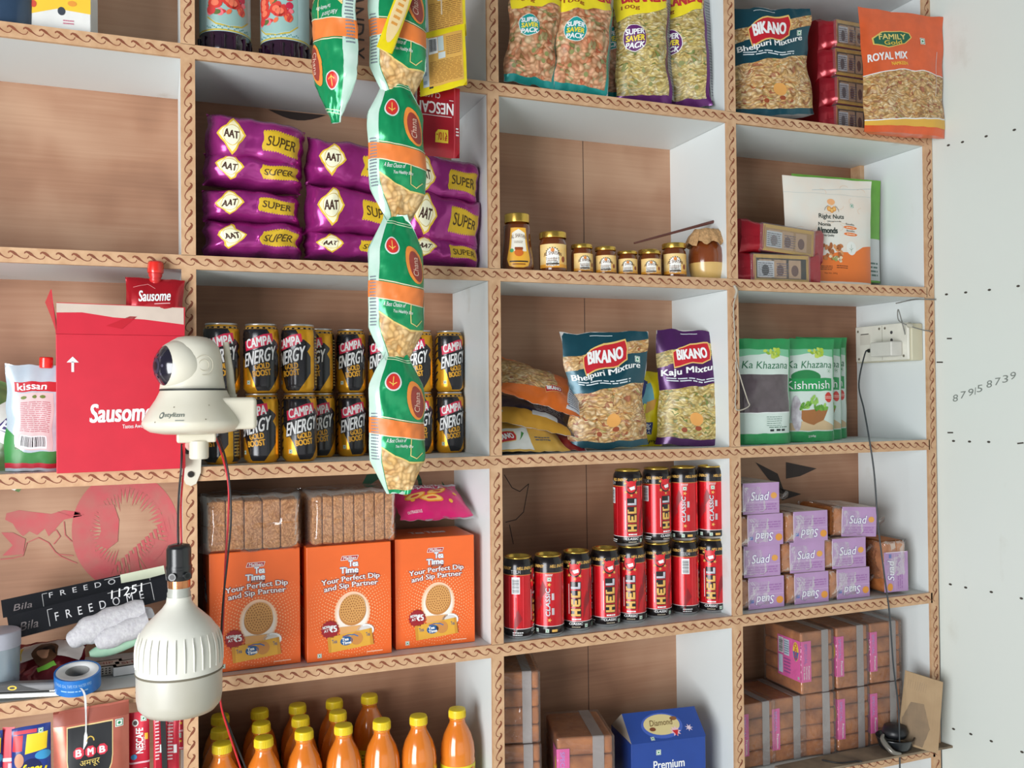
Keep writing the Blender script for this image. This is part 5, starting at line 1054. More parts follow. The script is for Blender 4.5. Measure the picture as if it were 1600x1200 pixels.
# snack bags lying in a heap
def lying(colA,mix,seed,kind):
    def f():
        b=B(); tf=foil(colA,.3,.3); p=bag(b,.155,.125,.030,tf,mk('plain_back_film',(190,188,186),.4),prof='pillow',wr=.004,seed=seed,edge=.006,seal=.03)
        if kind=='orange': p.shape([(-.077,.02),(.03,.02),(.02,.10),(-.077,.12)],mix,1); p.shape([(-.077,.012),(-.02,.0),(.055,.02),(.03,.04),(-.077,.03)],tf,2); logo(p,.02,.045,.018,rot=.3); p.rect(.05,.01,.077,.11,(214,216,220),1); p.lines(.052,.015,.075,.1,14,(110,120,150),2,2)
        elif kind=='yellow': p.rect(-.06,.004,.01,.05,(214,216,210),1); logo(p,-.045,.028,.024,rot=.0); p.lines(.02,.02,.05,.032,2,(90,90,100),2,2); p.shape([(-.016,.02),(-.006,.04),(-.002,.036)],(60,130,60),2)
        elif kind=='navy': p.shape([(-.077,.0),(.07,.0),(.07,.03),(-.077,.05)],(214,160,60),1); p.rect(.0,.03,.05,.045,(220,226,230),2); p.lines(.01,.05,.07,.1,7,(206,212,220),1,2); p.veg(-.06,.03,.006,3)
        else: p.shape([(-.07,.06),(.07,.04),(.07,.1),(-.07,.11)],mix,1)
        return b.build('snack_bag')
    return f
for fn,(x,Y,zz,rx,ry,rz),lb in ((lying((160,34,44),MIX_SEV,41,'red'),(.600,.085,.006,-1.2,.10,-.15),'red snack bag squeezed lowest in the heap, its corner pointing right'),(lying((222,176,80),MIX_SEV,42,'yellow'),(.556,.052,.004,-1.02,.03,.05),'yellow snack bag lying in front at the bottom of the heap'),(lying((34,44,84),MIX_SEV,43,'navy'),(.575,.075,.042,-1.15,.22,-.1),'navy and yellow snack bag in the middle of the heap'),(lying((226,112,36),MIX_SEV,44,'orange'),(.580,.060,.083,-1.0,.33,-.2),'orange snack bag on top of the heap, sloping down to the right')):
    o=fn(); o.location=(x,Y-.03,zs(2)+zz); o.rotation_euler=(rx,ry,rz); tag(o,lb,'snack bag','snack bags in a heap')
def yb(w,h):
    b=B(); tf=foil((236,216,30),.3,.1); p=bag(b,w,h,.035,tf,tf,prof='pillow',wr=.004,seed=71,edge=.006,waist=.15,seal=.02); W=w/2
    p.shape([(-W,h*.5),(-.1*W,h*.5),(.2*W,h*.86),(-W,h*.9)],(40,60,130),1); p.shape([(-.2*W,h*.55),(.5*W,h*.6),(.3*W,h*.85),(.0,h*.8)],(110,180,200),2); p.shape([(.1*W,h*.45),(.5*W,h*.5),(.6*W,h*.65),(.1*W,h*.6)],(226,170,80),3); p.text('O',-.6*W,h*.6,-.25*W,h*.78,(240,220,60),3,bold=.03)
    p.rect(-.3*W,h*.18,.45*W,h*.34,(40,60,130),2); p.text('10%',-.2*W,h*.24,.35*W,h*.32,(240,240,240),3,bold=.02); p.text('EXTRA',-.25*W,h*.19,.4*W,h*.225,(240,240,240),3); p.text('CRISPY',-.2*W,h*.05,.75*W,h*.10,(50,50,50),3,bold=.01); return b.build('snack_bag')
placebag(yb,958,580,1030,698,.115,'bright yellow snack bag peeping out behind the teal pouch','snack bag',(0,.10,-.1),j=2,ex=1.1)
# ---------------------------------------------------------------- security camera on its bracket
CP_=mk('aged_cream_plastic',(222,218,202),.38,0,.15,col2=(212,206,186),scale=14,bump=.08)
cam_=empty('security_camera',(0,0,0)); q=at(303,668,-.115); cam_.location=q; tag(cam_,'cream pan-and-tilt security camera on a bracket screwed to the wooden upright','security camera')
b=B(); b.lathe([(.0001,-.008),(.040,-.008),(.055,-.005),(.0625,.0),(.0655,.006),(.0645,.010),(.0605,.018),(.0545,.028),(.0480,.038),(.0440,.046),(.0425,.0495)],CP_,48,cap=False)
b.bbox(.026,.079,-.034,.028,-.003,.040,CP_,.006,3)
CPF=[(.0655,.006),(.0645,.010),(.0605,.018),(.0545,.028),(.0480,.038)]
def crr(z):
    for (r0,z0),(r1,z1) in zip(CPF,CPF[1:]):
        if z0<=z<=z1: return r0+(r1-r0)*(z-z0)/(z1-z0)+.0004
    return .05
p=Panel(b,lambda u,v:V3((crr(v)*math.sin(u/.062),-crr(v)*math.cos(u/.062),v)),-.06,.03,.006,.036,24,15,None)
p.text('stylizm',-.040,.014,-.014,.021,(120,128,120),1,bold=.02); p.ell(-.0445,.0175,.0035,.0042,(110,118,112),1); p.ell(-.0445,.0175,.0018,.0022,(226,220,200),2); p.line([(-.024,.011),(-.014,.011)],.0012,(140,146,138),1)
for x,y in ((-.03,.028),(.012,.012),(-.052,.009),(.02,.03)): p.ell(x,y,.0008,.0008,(120,110,90),1,6)
b.build('base_body',cam_)
b=B(); b.lathe([(.0428,.0495),(.0435,.0505),(.0428,.0520)],mk('dark_seam',(40,42,40),.6),48,cap=False); b.build('seam_ring',cam_)
b=B(); 
def yk(u,v):      # yoke: two cheeks rising round the ball
    a=u; t=v; R=.0425-.004*t; z=.052+.038*t
    return V3((R*math.cos(a)*(1-.02*t),R*.92*math.sin(a),z))
b.lathe([(.0420,.052),(.0412,.058),(.0398,.066),(.0388,.076),(.0384,.086),(.0372,.097),(.0340,.108),(.0280,.1160),(.019,.1212),(.009,.1230),(.0001,.1235)],CP_,48,cap=False,c=(-.001,.006,0),sy=.95)
a0=V3((.012,-.0308,.083))
for R in (.0115,.0065): b.tube([a0+V3((R*math.cos(k*PI/12),.0008*abs(math.cos(k*PI/12))*R*60+.001,R*1.15*math.sin(k*PI/12))) for k in range(25)],.0005,mk('moulded_line',(190,184,164),.5),5)
b.build('swivel_hood',cam_)
b=B(); BR=.0335; bc=V3((-.0170,-.004,.082))
pb=Panel(b,lambda u,v:bc+V3((BR*math.cos(v)*math.cos(u),BR*math.cos(v)*math.sin(u),BR*1.05*math.sin(v))),0,2*PI,-1.5,1.5,40,24,CP_,wrap=True)
for k in range(3): pb.ell(PI+.50,.03,.78,.84,mk('camera_face_black',(30,26,40),.12,0,.8),1,32); break
pb.ell(PI+.42,.0,.30,.30,(48,44,64),3,24); pb.ell(PI+.42,.0,.16,.16,(12,12,20),4,20)
for k in range(8): pb.ell(PI+.42+.43*math.cos(k*PI/4),.43*math.sin(k*PI/4),.06,.06,(70,66,84),4,10)
b.build('lens_ball',cam_)
b=B(); b.tube([V3((.050,.012,.030)),V3((.050,.012,.044))],.0065,CP_,14); b.tube([V3((.050,.012,.038)),V3((.0475,.013,.075)),V3((.0425,.014,.116))],[.0056,.005,.004],mk('grey_cream_antenna',(206,200,180),.45),14); b.build('antenna',cam_)
b=B(); b.bbox(-.022,.028,-.012,.016,-.020,-.0075,CP_,.003,3); b.lathe([(.011,-.042),(.0125,-.040),(.0125,-.018)],CP_,24,c=(.006,-.004,0)); b.build('mount_neck',cam_)
br=at(298,715,-.004)-q
b=B()
pts=[(-.0125,.026),(.0125,.026),(.0145,.0),(.0135,-.022),(.007,-.038),(0,-.041),(-.007,-.038),(-.0135,-.022),(-.0145,.0)]
P=[V3((x+br.x,br.y-.004,z+br.z)) for x,z in pts]; Q=[p_+V3((0,.004,0)) for p_ in P]; n=len(P)
b.add(P+Q,[tuple(range(n))[::-1],tuple(range(n,2*n))]+[(i,(i+1)%n,(i+1)%n+n,i+n) for i in range(n)],CP_)
b.tube([V3((.004,.004,-.026)),V3((br.x*.6,br.y*.6,-.026)),V3((br.x,br.y-.003,br.z+.018))],.0085,CP_,14)
b.build('bracket_plate',cam_)
for dz in (.010,-.024):
    b=B(); c=V3((br.x+(0 if dz<0 else -.004),br.y-.0045,br.z+dz)); b.tube([c,c+V3((0,-.0022,0))],[.0048,.0038],mk('dark_screw',(64,62,58),.35,.8),14); b.box(c.x-.003,c.x+.003,c.y-.0026,c.y-.0022,c.z-.0005,c.z+.0005,(20,20,20)); b.build('screw',cam_)
# ---------------------------------------------------------------- hanging lamp
lamp=empty('led_bulb',(0,0,0)); qb=at(281,1112,-.105); lamp.location=qb; lamp.scale=(1,1,.965); tag(lamp,'big white ribbed LED bulb hanging unlit in a black holder by two wires','light bulb')
IV=mk('ivory_bulb_housing',(226,226,216),.35,0,.2,col2=(216,215,203),scale=12)
b=B(); b.lathe([(.0001,0),(.030,.0),(.046,.004),(.0525,.012),(.0545,.024),(.0548,.060)],mk('dusty_frosted_diffuser',(200,199,190),.4,0,.2,col2=(176,172,156),scale=7),56,cap=False); b.build('diffuser',lamp)
b=B(); hp=[(.0552,.059),(.0556,.062),(.0552,.066),(.0548,.085),(.0535,.098),(.049,.113),(.041,.125),(.031,.135),(.022,.144),(.0165,.152),(.0155,.160)]; b.lathe(hp,IV,56,cap=False)
for k in range(30):
    a=2*PI*k/30; P=[]
    for R,z in ((.0556,.068),(.0556,.086),(.0545,.098),(.0505,.112)): P.append(V3((R*math.cos(a),R*math.sin(a),z)))
    b.tube(P,[.0009,.0011,.0011,.0004],IV,6)
b.build('ribbed_housing',lamp)
b=B(); b.lathe([(.0555,.0575),(.0562,.0590),(.0555,.0605)],mk('grimy_seam',(110,104,88),.7),56,cap=False); b.build('seam_ring',lamp)
b=B(); b.lathe([(.0150,.158),(.0152,.1655),(.0142,.167),(.0142,.174)],mk('grey_neck',(176,178,170),.4,.2),28); b.build('neck',lamp)
b=B(); b.lathe([(.0140,.172),(.0146,.173),(.0146,.183),(.014,.184)],mk('copper_collar',(206,140,96),.25,.9),28); b.build('copper_collar',lamp)
b=B(); BKP=mk('black_bakelite',(26,28,30),.3,0,.3); b.lathe([(.0135,.182),(.0165,.184),(.0172,.190),(.0165,.196),(.0172,.198),(.0172,.202),(.0160,.204),(.0160,.226),(.0135,.231),(.006,.233),(.0001,.233)],BKP,32,cap=False)
for a in (-.45,.55): b.tube([V3((.0165*math.sin(a),-.0165*math.cos(a),.190)),V3((.0205*math.sin(a),-.0205*math.cos(a),.190))],.0052,BKP,16); b.tube([V3((.0203*math.sin(a),-.0203*math.cos(a),.190)),V3((.0208*math.sin(a),-.0208*math.cos(a),.190))],.0034,(6,6,6),14)
b.build('lamp_holder',lamp)
RW=mk('red_wire',(200,34,44),.35); KW=mk('black_wire',(30,30,32),.4)
def wire(name,pix,Y,mt,lb,r=.0014,grp=None):
    pts=[at(x,y,(Y[i] if isinstance(Y,(list,tuple)) else Y)) for i,(x,y) in enumerate(pix)]; o0=pts[0]; b=B(); b.tube(spline([p_-o0 for p_ in pts],8),r,mt,8); o=b.build(name,None,o0); return tag(o,lb,'wire',grp)
wire('electric_wire',[(284,694),(283,730),(279,780),(278,830),(279,858)],[-.10,-.085,-.09,-.10,-.105],KW,'black wire of the pair running down to the bulb holder')
wire('electric_wire',[(286,694),(287,730),(283,780),(283,830),(284,858)],[-.10,-.082,-.088,-.10,-.103],RW,'red wire of the pair running down to the bulb holder')
wire('electric_wire',[(337,684),(348,715),(357,760),(356,820),(352,880),(350,940),(347,1000),(344,1060),(345,1100),(356,1140),(376,1200)],[-.09,-.05,-.045,-.04,-.04,-.04,-.04,-.04,-.04,-.035,-.03],RW,'red wire dropping from the camera past the orange cartons to the bottles')
wire('electric_wire',[(341,682),(352,715),(359,760),(361,812),(356,870),(350,925),(347,965),(345,1010),(343,1090),(358,1136),(384,1200)],[-.088,-.048,-.047,-.045,-.045,-.045,-.045,-.04,-.035,-.03,-.028],KW,'black wire twisted with the red one past the orange cartons')
# ---------------------------------------------------------------- clutter on the left shelf
z3=zs(3)
def tubebox(L_,w,h,txt,marks=0):
    b=B(); GL=mk('black_gloss_film',(22,22,26),.12,0,.8); f=Panel(b,lambda u,v:V3((u+.0004*nz(u*40,v*40,1),-w/2+.0006*nz(u*30,v*50,2),v)),0,L_,0,h,24,3,GL); 
    b.bbox(0,L_,-w/2+.001,w/2,0.0005,h-.0005,GL,.002,2)
    f.text(txt,L_*.28,h*(.30 if marks else .55),L_*.84,h*(.66 if marks else .85),(200,200,202),2,sp=2.2); f.line([(L_*.24,h*.15),(L_*.24,h*.85)],.0007,(190,190,190),2); f.line([(L_*.24,h*.85),(L_*.27,h*.85)],.0007,(190,190,190),2); f.line([(L_*.9,h*.12),(L_*.9,h*.9)],.0007,(190,190,190),2); f.line([(L_*.62,h*.9),(L_*.9,h*.9)],.0007,(190,190,190),2)
    f.text('Bila',L_*.07,h*.25,L_*.18,h*.6,(120,110,110),2,sh=.3)
    if not marks: f.shape([(L_*.72,h*.5),(L_*.9,h*.45),(L_,h*.5),(L_,h),(L_*.72,h)],(206,212,186),3)
    if marks: f.text('11251',L_*.64,h*.62,L_*.84,h*1.0-.0005,WH,3,sh=.2)
    return b.build('incense_carton')
pa=at(22,985,.055); pb_=at(264,915,.075); 
def lay(o,px0,px1,Y,dz=0):
    a=at(*px0,Y);c=at(*px1,Y); o.location=a; o.rotation_euler=(-.25,-math.atan2(c.z-a.z,c.x-a.x),0); return (c-a).length
L1=(at(266,936,.085)-at(20,1000,.085)).length
o=tubebox(L1,.03,.034,'FREEDOME',1); lay(o,(20,1000),(266,936),.085); tag(o,'long black incense carton lying aslant in front, with white handwriting','incense carton','black incense cartons')
L2=(at(262,905,.125)-at(10,962,.125)).length
o=tubebox(L2,.03,.026,'FREEDOME'); lay(o,(8,966),(262,910),.125); tag(o,'long black incense carton lying aslant behind the other one','incense carton','black incense cartons')
b=B(); SK=mk('grey_white_cloth',(206,206,208),.9,bump=.6,scale=160,col2=(188,186,192)); 
pts=[at(108,1004,.055),at(140,985,.055),at(180,968,.06),(at(226,956,.065))]; o0=pts[0]
b.tube(spline([p_-o0 for p_ in pts],6),[.004+.0155*min(1,(k+2)/7)+.0015*math.sin(k*1.3) for k in range(19)],SK,20); pts2=[at(150,1006,.045),at(185,990,.045),at(232,972,.05)]
b.tube(spline([p_-o0 for p_ in pts2],6),[.004+.012*min(1,(k+1)/4)+.001*math.sin(k*1.7) for k in range(13)],SK,18)
b.tube(spline([pts[3]-o0+V3((.002,-.003,-.006)),pts[3]-o0+V3((.004,-.004,.006))],4),[.011,.012,.010,.008,.006],mk('cloth_end_fold',(196,196,200),.9),12)  # light grey fold of cloth at the far end of the roll
o=b.build('folded_cloth',None,o0); tag(o,'speckled white rolled cloth lying against the incense cartons','cloth')
b=B(); pts=[at(140,1022,.045),at(175,1012,.05),at(224,996,.055)]; o0=pts[0]; b.tube(spline([p_-o0 for p_ in pts],6),[.002+.0085*math.sin(PI*(k+1)/14) for k in range(13)],mk('pale_green_wrapper',(150,200,168),.35,0,.2,col2=(170,206,180),scale=40),14); o=b.build('green_packet',None,o0); tag(o,'pale green packet tucked under the rolled cloth','packet')
def mbox(side,top):
    b=B(); b.bbox(-.027,.027,-.018,.018,0,.013,side,.0006,1); t=Panel(b,lambda u,v:V3((u,v,.013)),-.027,.027,-.018,.018,1,1,pr((150,150,146))); t.rect(-.022,-.013,.022,.013,(206,200,190),1); t.text('SHIP',-.014,-.006,.014,.006,(150,60,60),2)
    f=Panel(b,lambda u,v:V3((u,-.018,v)),-.027,.027,0,.013,1,1,None)
    if top:
        for k in range(9):
            for j in range(3): f.rect(-.022+.0048*k,.0022+j*.0034,-.0195+.0048*k,.0042+j*.0034,(60,52,50),1)
    return b.build('matchbox')
for x,y,rz,sd,tp,lb in ((205,1052,.15,(226,228,230),0,'matchbox showing its plain white side, beside the bulb'),(160,1055,.1,(176,170,160),1,'matchbox with a speckled striking side, behind the blue tape roll')):
    q=onz(x,y,z3+.002); o=mbox(sd,tp); o.location=(q.x,max(q.y,.03)+.018,z3+.001); o.rotation_euler=(0,0,rz); tag(o,lb,'matchbox')
def brownsachet():
    b=B(); MR=foil((110,30,38),.2,.5); p=bag(b,.115,.085,.014,MR,MR,prof='pillow',wr=.006,seed=33,edge=.004,nu=16,nv=14); p.shape([(-.057,.045),(-.03,.08),(.02,.084),(.057,.06),(.05,.035),(.01,.05)],(214,206,200),1); p.shape([(-.057,.04),(-.04,.07),(-.03,.075),(-.035,.05)],(214,180,60),2)
    p.ell(.0,.055,.020,.024,(90,60,40),2,20); p.ell(-.002,.058,.010,.013,(190,140,110),3,18); p.shape([(-.012,.065),(.0,.078),(.014,.066),(.018,.048),(.010,.062)],(20,18,20),4); p.shape([(-.01,.03),(.015,.036),(.02,.026),(-.005,.022)],(110,170,60),3); return b.build('shampoo_sachet')
o=brownsachet(); q=onz(75,1050,z3+.004); o.location=(q.x,.048,z3+.004); o.rotation_euler=(-1.0,-.08,-.05); tag(o,'glossy maroon and white sachet lying behind the blue tape roll','sachet')
tape=empty('tape_roll',(0,0,0)); b=B(); BT=mk('blue_tape_wrapper',(20,110,190),.3,0,.3); 
p=Panel(b,lambda u,v:V3((.029*math.sin(u/.029),-.029*math.cos(u/.029),v)),-PI*.029,PI*.029,0,.019,40,2,BT,wrap=True); b.lathe([(.0265,.019),(.029,.019)],BT,40,cap=False); b.lathe([(.029,.0),(.0,.0)],BT,40,cap=False); p.text('THREAD SEAL TAPE FOR WATER PIPES',-.03,.011,.02,.0145,(150,190,226),1); p.lines(-.02,.005,.015,.008,1,(150,190,226),1,2); b.build('tape_cover',tape)
b=B(); WT=mk('white_seal_tape',(226,228,228),.5); b.lathe([(.0265,.0188),(.0150,.0188),(.0150,.002)],WT,40,cap=False); b.lathe([(.0148,.001),(.0148,.0185),(.0138,.0185),(.0138,.001)],mk('grey_core',(150,150,148),.6),32,cap=False); b.build('tape_core',tape)
q=onz(126,1062,z3+.004); tape.location=(q.x,.010,z3+.0085); tape.rotation_euler=(.22,.0,0); tag(tape,'blue roll of thread seal tape standing at the shelf edge','tape roll'); tape.scale=(1.03,1.03,1.25)
pt=[at(100,1060,-.012),at(118,1070,-.02),at(131,1082,-.022),at(134,1110,-.022),at(134,1150,-.023),at(131,1185,-.023),at(126,1215,-.023)]; b=B(); o0=pt[0]; wds=[.0012,.0014,.0014,.001,.0022,.0035,.0045]; c=spline([p_-o0 for p_ in pt],6); P=[];
for i,p_ in enumerate(c): w_=wds[min(6,i//6)]; P+=[p_+V3((-w_,0,.0004)),p_+V3((w_,0.0006,-.0004))]
b.add(P+[p_+V3((0,.0003,0)) for p_ in P],[(2*i,2*i+1,2*i+3,2*i+2) for i in range(len(c)-1)]+[(2*i+2*len(c),2*i+2+2*len(c),2*i+3+2*len(c),2*i+1+2*len(c)) for i in range(len(c)-1)],WT); o=b.build('loose_tape_end',tape if 0 else None,o0); o.parent=tape; o.matrix_parent_inverse=(Matrix.LocRotScale(tape.location,tape.rotation_euler,tape.scale)).inverted()
st=empty('stapler',(0,0,0)); MT=mk('brushed_steel',(190,190,186),.3,.85)
b=B(); b.bbox(-.045,.035,-.008,.008,.0,.008,MT,.002,2); b.box(.022,.036,-.0065,.0065,.004,.014,MT); b.build('steel_base',st)
b=B(); b.bbox(-.045,.030,-.009,.009,.009,.020,mk('grey_plastic',(120,120,122),.4),.004,3); P=Panel(b,lambda u,v:V3((u,-.0092,v)),-.045,.028,.009,.02,1,1,None); P.shape([(-.045,.011),(.012,.011),(-.012,.019),(-.045,.0195)],(30,30,32),1); P.ell(-.018,.015,.005,.003,(226,190,40),3); P.ell(-.018,.015,.003,.0015,(30,30,30),4); P.ell(-.04,.0155,.006,.003,(226,190,40),3); b.build('top_arm',st)
q=onz(70,1086,z3+.001); st.location=(at(46,1078,.005).x,.000+.012,z3+.001); st.rotation_euler=(0,0.05,-.12); st.scale=(1.15,1,1.05); tag(st,'small steel stapler with a black and yellow arm at the left shelf edge','stapler')
jr=empty('clear_plastic_jar',(0,0,0)); b=B(); b.lathe([(.026,0),(.029,.004),(.030,.07),(.028,.076)],mk('bluish_clear_plastic',(150,166,176),.2,0,.5,alpha=.75),32); b.build('jar_body',jr)
b=B(); b.lathe([(.031,.066),(.031,.086),(.028,.0885),(.0001,.089)],mk('milky_lid',(176,178,190),.35,alpha=.95),32,cap=False); b.build('lid',jr); q=at(-2,1000,.04); jr.location=(q.x-.004,.045,z3+.001); tag(jr,'cloudy plastic jar with a milky lid cut by the left edge of the frame','plastic jar')
# ---------------------------------------------------------------- sachets hanging under the left shelf
def bmb(p,W,h):
    p.rect(-W,h*.90,W,h*.985,(150,76,60),1)
    out=[(-.62*W,h*.88),(.55*W,h*.88),(.55*W,h*.66)]+[(-.035*W+.585*W*math.cos(a*PI/10),h*.66-h*.20*math.sin(a*PI/10)) for a in range(0,11)]
    p.shape([((x+.035*W)*1.04-.035*W,(y-h*.7)*1.05+h*.7) for x,y in out],(226,200,140),1); p.shape(out,(30,32,36),2)
    for k,ch in enumerate('BMB'): x=-.33*W+k*.31*W; p.shape([(x+.15*W*math.cos(a),h*.705+.040*h*math.sin(a)) for a in [PI/8+i*PI/4 for i in range(8)]],(206,50,70),4); p.text(ch,x-.07*W,h*.683,x+.07*W,h*.727,WH,5,bold=.05)
    p.line([(-.03*W+.1*W*math.cos(a*PI/6),h*.775+h*.03*math.sin(a*PI/6)) for a in range(7)],.0015,(214,180,80),4); p.text('अमचूर',-.30*W,h*.60,.22*W,h*.65,(226,200,110),4,bold=.0); p.text('पाउडर',-.15*W,h*.545,.12*W,h*.575,(226,220,200),4)
    p.veg(.74*W,h*.86,.010,4); p.shape([(-.9*W,h*.40),(-.4*W,h*.43),(-.5*W,h*.34),(-.9*W,h*.32)],(80,150,60),2); p.shape([(.5*W,h*.38),(.9*W,h*.43),(.8*W,h*.32)],(80,150,60),2)
COPPER=foil((196,110,92),.3,.6)
cx,w,zb,h=FR(84,1102,202,1330,-.012); o=sachet(w,h,.05,COPPER,bmb,t=.016,seed=9,name='spice_pouch'); o.location=(cx,-.014,zb); tag(o,'copper coloured dried mango powder pouch hanging under the left shelf','spice pouch')
def moon(p,W,h):
    p.rect(-W,0,W,h,mk('navy_yellow_packet',(24,40,110),.3,0,.3,col2=(30,60,140)),1); p.shape([(-.3*W,h*.72),(.8*W,h*.74),(.85*W,h*.92),(-.2*W,h*.92)],(240,206,40),2); p.shape([(-.95*W,h*.76),(-.45*W,h*.76),(-.4*W,h*.92),(-.9*W,h*.92)],(206,40,50),2); p.rect(-.9*W,h*.93,.3*W,h*.965,(206,60,80),2); p.ell(-.6*W,h*.66,.24*W,h*.08,(196,140,110),3,16); p.ell(0,h*.52,.6*W,h*.14,(16,26,80),2,20); p.veg(.5*W,h*.94,.006,4); p.ell(.6*W,h*.68,.4*W,h*.05,(60,150,200),2,16)
    p.text('MoonJuI',-.8*W,h*.47,.75*W,h*.60,(240,214,40),4,bold=.03,rot=PI-.1,sh=.2); p.text('NOODLE',-.6*W,h*.36,.5*W,h*.44,WH,4,bold=.04,rot=PI); 
cx,w,zb,h=FR(22,1126,82,1270,.006); o=sachet(w,h,.06,(24,40,110),moon,t=.010,seed=19,name='noodle_packet'); o.location=(cx,.008-.022,zb); tag(o,'navy and yellow noodle packet hanging upside down beside the copper pouch','noodle packet')
def strp(p,W,h): p.rect(-W,0,W,h,(206,50,66),1); p.rect(-W,h*.62,W,h*.66,WH,2); p.rect(.2*W,0,W,h*.6,(226,170,180),2)
cx,w,zb,h=FR(4,1134,26,1270,.0); o=sachet(w,h,.05,(206,50,66),strp,t=.008,seed=29,name='noodle_packet'); o.location=(cx,-.006,zb); o.rotation_euler=(0,0,-.4); tag(o,'red striped packet edge at the bottom left corner','packet')
cx,w,zb,h=FR(-26,1140,6,1270,.0); o=sachet(w,h,.05,(24,60,130),moon,t=.008,seed=39,name='noodle_packet'); o.location=(cx,-.008,zb); tag(o,'blue packet sliver at the very left edge below the shelf','packet')
def nes(p,W,h):
    n=2
    for k in range(n):
        b0=h*k/n; hh=h/n
        p.rect(-W,b0+.002,W,b0+.0045,(226,180,190),2); p.text('NESCAFE',-.30*W,b0+hh*.22,.40*W,b0+hh*.70,WH,3,bold=.03,vert=True); p.text('CLASSIC',.45*W,b0+hh*.28,.62*W,b0+hh*.55,(240,210,214),3,vert=True)
        p.ell(-.35*W,b0+hh*.80,.32*W,hh*.07,(230,226,222),3,18); p.ell(-.35*W,b0+hh*.80,.2*W,hh*.045,(50,30,26),4,16); p.veg(.45*W,b0+hh*.88,.0075,4); p.rect(.55*W,b0+hh*.48,.86*W,b0+hh*.60,(232,180,50),3); p.ell(-.5*W,b0+hh*.16,.3*W,hh*.05,(60,150,206),3,14)
def back(p,W,h):
    for k in range(2): p.lines(-.6*W,h*(k*.5+.05),.2*W,h*(k*.5+.44),12,(240,214,216),2,k+3); p.rect(.25*W,h*(k*.5+.12),.7*W,h*(k*.5+.2),WH,2)
RS=foil((196,28,54),.3,.25)
for x0,y0,x1,y1,Y,dr,rz,lb in ((202,1108,234,1270,.010,nes,-.1,'red coffee sachet strip hanging just right of the copper pouch, front lettering visible'),(240,1110,256,1270,-.0,back,0,'red sachet strip showing its printed back, left of the black band'),(258,1110,280,1270,.012,back,-.2,'red sachet strip showing its printed back, right of the black band'),(266,1112,288,1166,.04,nes,-.6,'red coffee sachet half hidden at the right, beside the upright')):
    cx,w,zb,h=FR(x0,y0,x1,y1,Y); o=sachet(w,h,0,RS,dr,t=.005,seed=int(x0),name='coffee_sachet_strip'); o.location=(cx,Y-.012,zb); o.rotation_euler=(0,0,rz); tag(o,lb,'sachet strip')
b=B(); a=at(254,1112,-.02);c=at(250,1210,-.02); b.box(-.0035,.0035,-.0006,.0006,(c-a).z,0,mk('black_rubber_band',(24,26,28),.6)); o=b.build('black_band',None,a); o.rotation_euler=(0,-.03,0); tag(o,'flat black strap hanging between the red sachet strips','strap')
b=B(); a=at(165,1104,.03); b.box(-.022,.022,-.002,.002,-.012,.004,mk('white_serrated_film',(220,226,210),.4)); 
for k in range(16): b.add([(-.022+k*.00275,-.002,.004),(-.022+(k+1)*.00275,-.002,.004),(-.0206+k*.00275,-.002,.0065)],[(0,1,2)],mk('white_serrated_film',(220,226,210),.4))
o=b.build('serrated_packet_top',None,a); tag(o,'white serrated packet edge just above the copper pouch','packet')
# ---------------------------------------------------------------- switchboard, charger, cord, twine, card
sb=empty('switchboard',(0,0,0)); CRM=mk('cream_switch_box',(206,202,176),.4,0,.1,col2=(196,190,164),scale=10); x3=vx(3,zs(2))   # on the left face of the right divider
xw=vx(4,zs(1)-.1)
sb.location=(xw-.0008,.085,zs(2)+.20); tag(sb,'cream electrical switchboard fixed to the right divider under the nut pouches','switchboard')
# local frame: board face looks to -x; u runs from back (+y) to front (-y)
b=B(); b.bbox(-.030,0,-.078,.078,-.038,.038,CRM,.003,2); b.build('back_box',sb)
b=B(); b.bbox(-.036,-.030,-.074,.074,-.036,.040,mk('white_switch_plate',(222,220,208),.35),.002,2); f=Panel(b,lambda u,v:V3((-.0362,-u,v)),-.072,.072,-.034,.038,1,1,None)
f.line([(.004,-.034),(.004,.038)],.001,(150,146,130),1)
for u,v in ((-.066,.030),(-.004,.032),(.012,.032),(.062,-.028),(-.064,-.03)): f.ell(u,v,.0028,.0028,(110,104,90),1,12)
f.rect(-.060,.0,-.030,.022,(206,202,190),1); f.rect(-.058,.022,-.034,.024,(90,86,80),2)
for u,v in ((.030,.022),(.030,.006),(.022,-.004),(.038,-.004)): f.ell(u,v,.0036,.0036,(70,70,72),1,14)
b.build('switch_plate',sb)
ch=empty('phone_charger',(0,0,0)); b=B(); b.bbox(-.030,0,-.060,.0,-.014,.016,mk('greyish_white_charger',(206,204,196),.4),.003,3); b.build('charger_body',ch)
b=B(); b.tube([V3((-.018,.0,0)),V3((-.018,.016,0))],.0042,BKP,12); b.build('usb_plug',ch); ch.location=(xw-.0375,.085,zs(2)+.186); tag(ch,'pale charger plugged into the switchboard','charger')
kx,ky,kz=xw-.0375-.018,.085+.016,zs(2)+.186
def corner(px,py,Y): return at(px,py,Y)
pts=[V3((kx,ky,kz)),V3((kx-.004,ky+.006,kz-.006)),at(1342,600,.06),at(1350,640,.02),at(1358,685,-.010),at(1366,740,-.012),at(1372,820,-.012),at(1382,900,-.014),at(1390,960,-.016),at(1396,1040,-.014),at(1404,1110,-.012),at(1406,1200,-.012),at(1406,1240,-.012)]
b=B(); o0=pts[0]; b.tube(spline([p_-o0 for p_ in pts],8),.0016,mk('dark_grey_cord',(52,58,62),.45),8); o=b.build('charging_cable',None,o0); tag(o,'long dark cord running from the charger down past the bread shelves','cable')
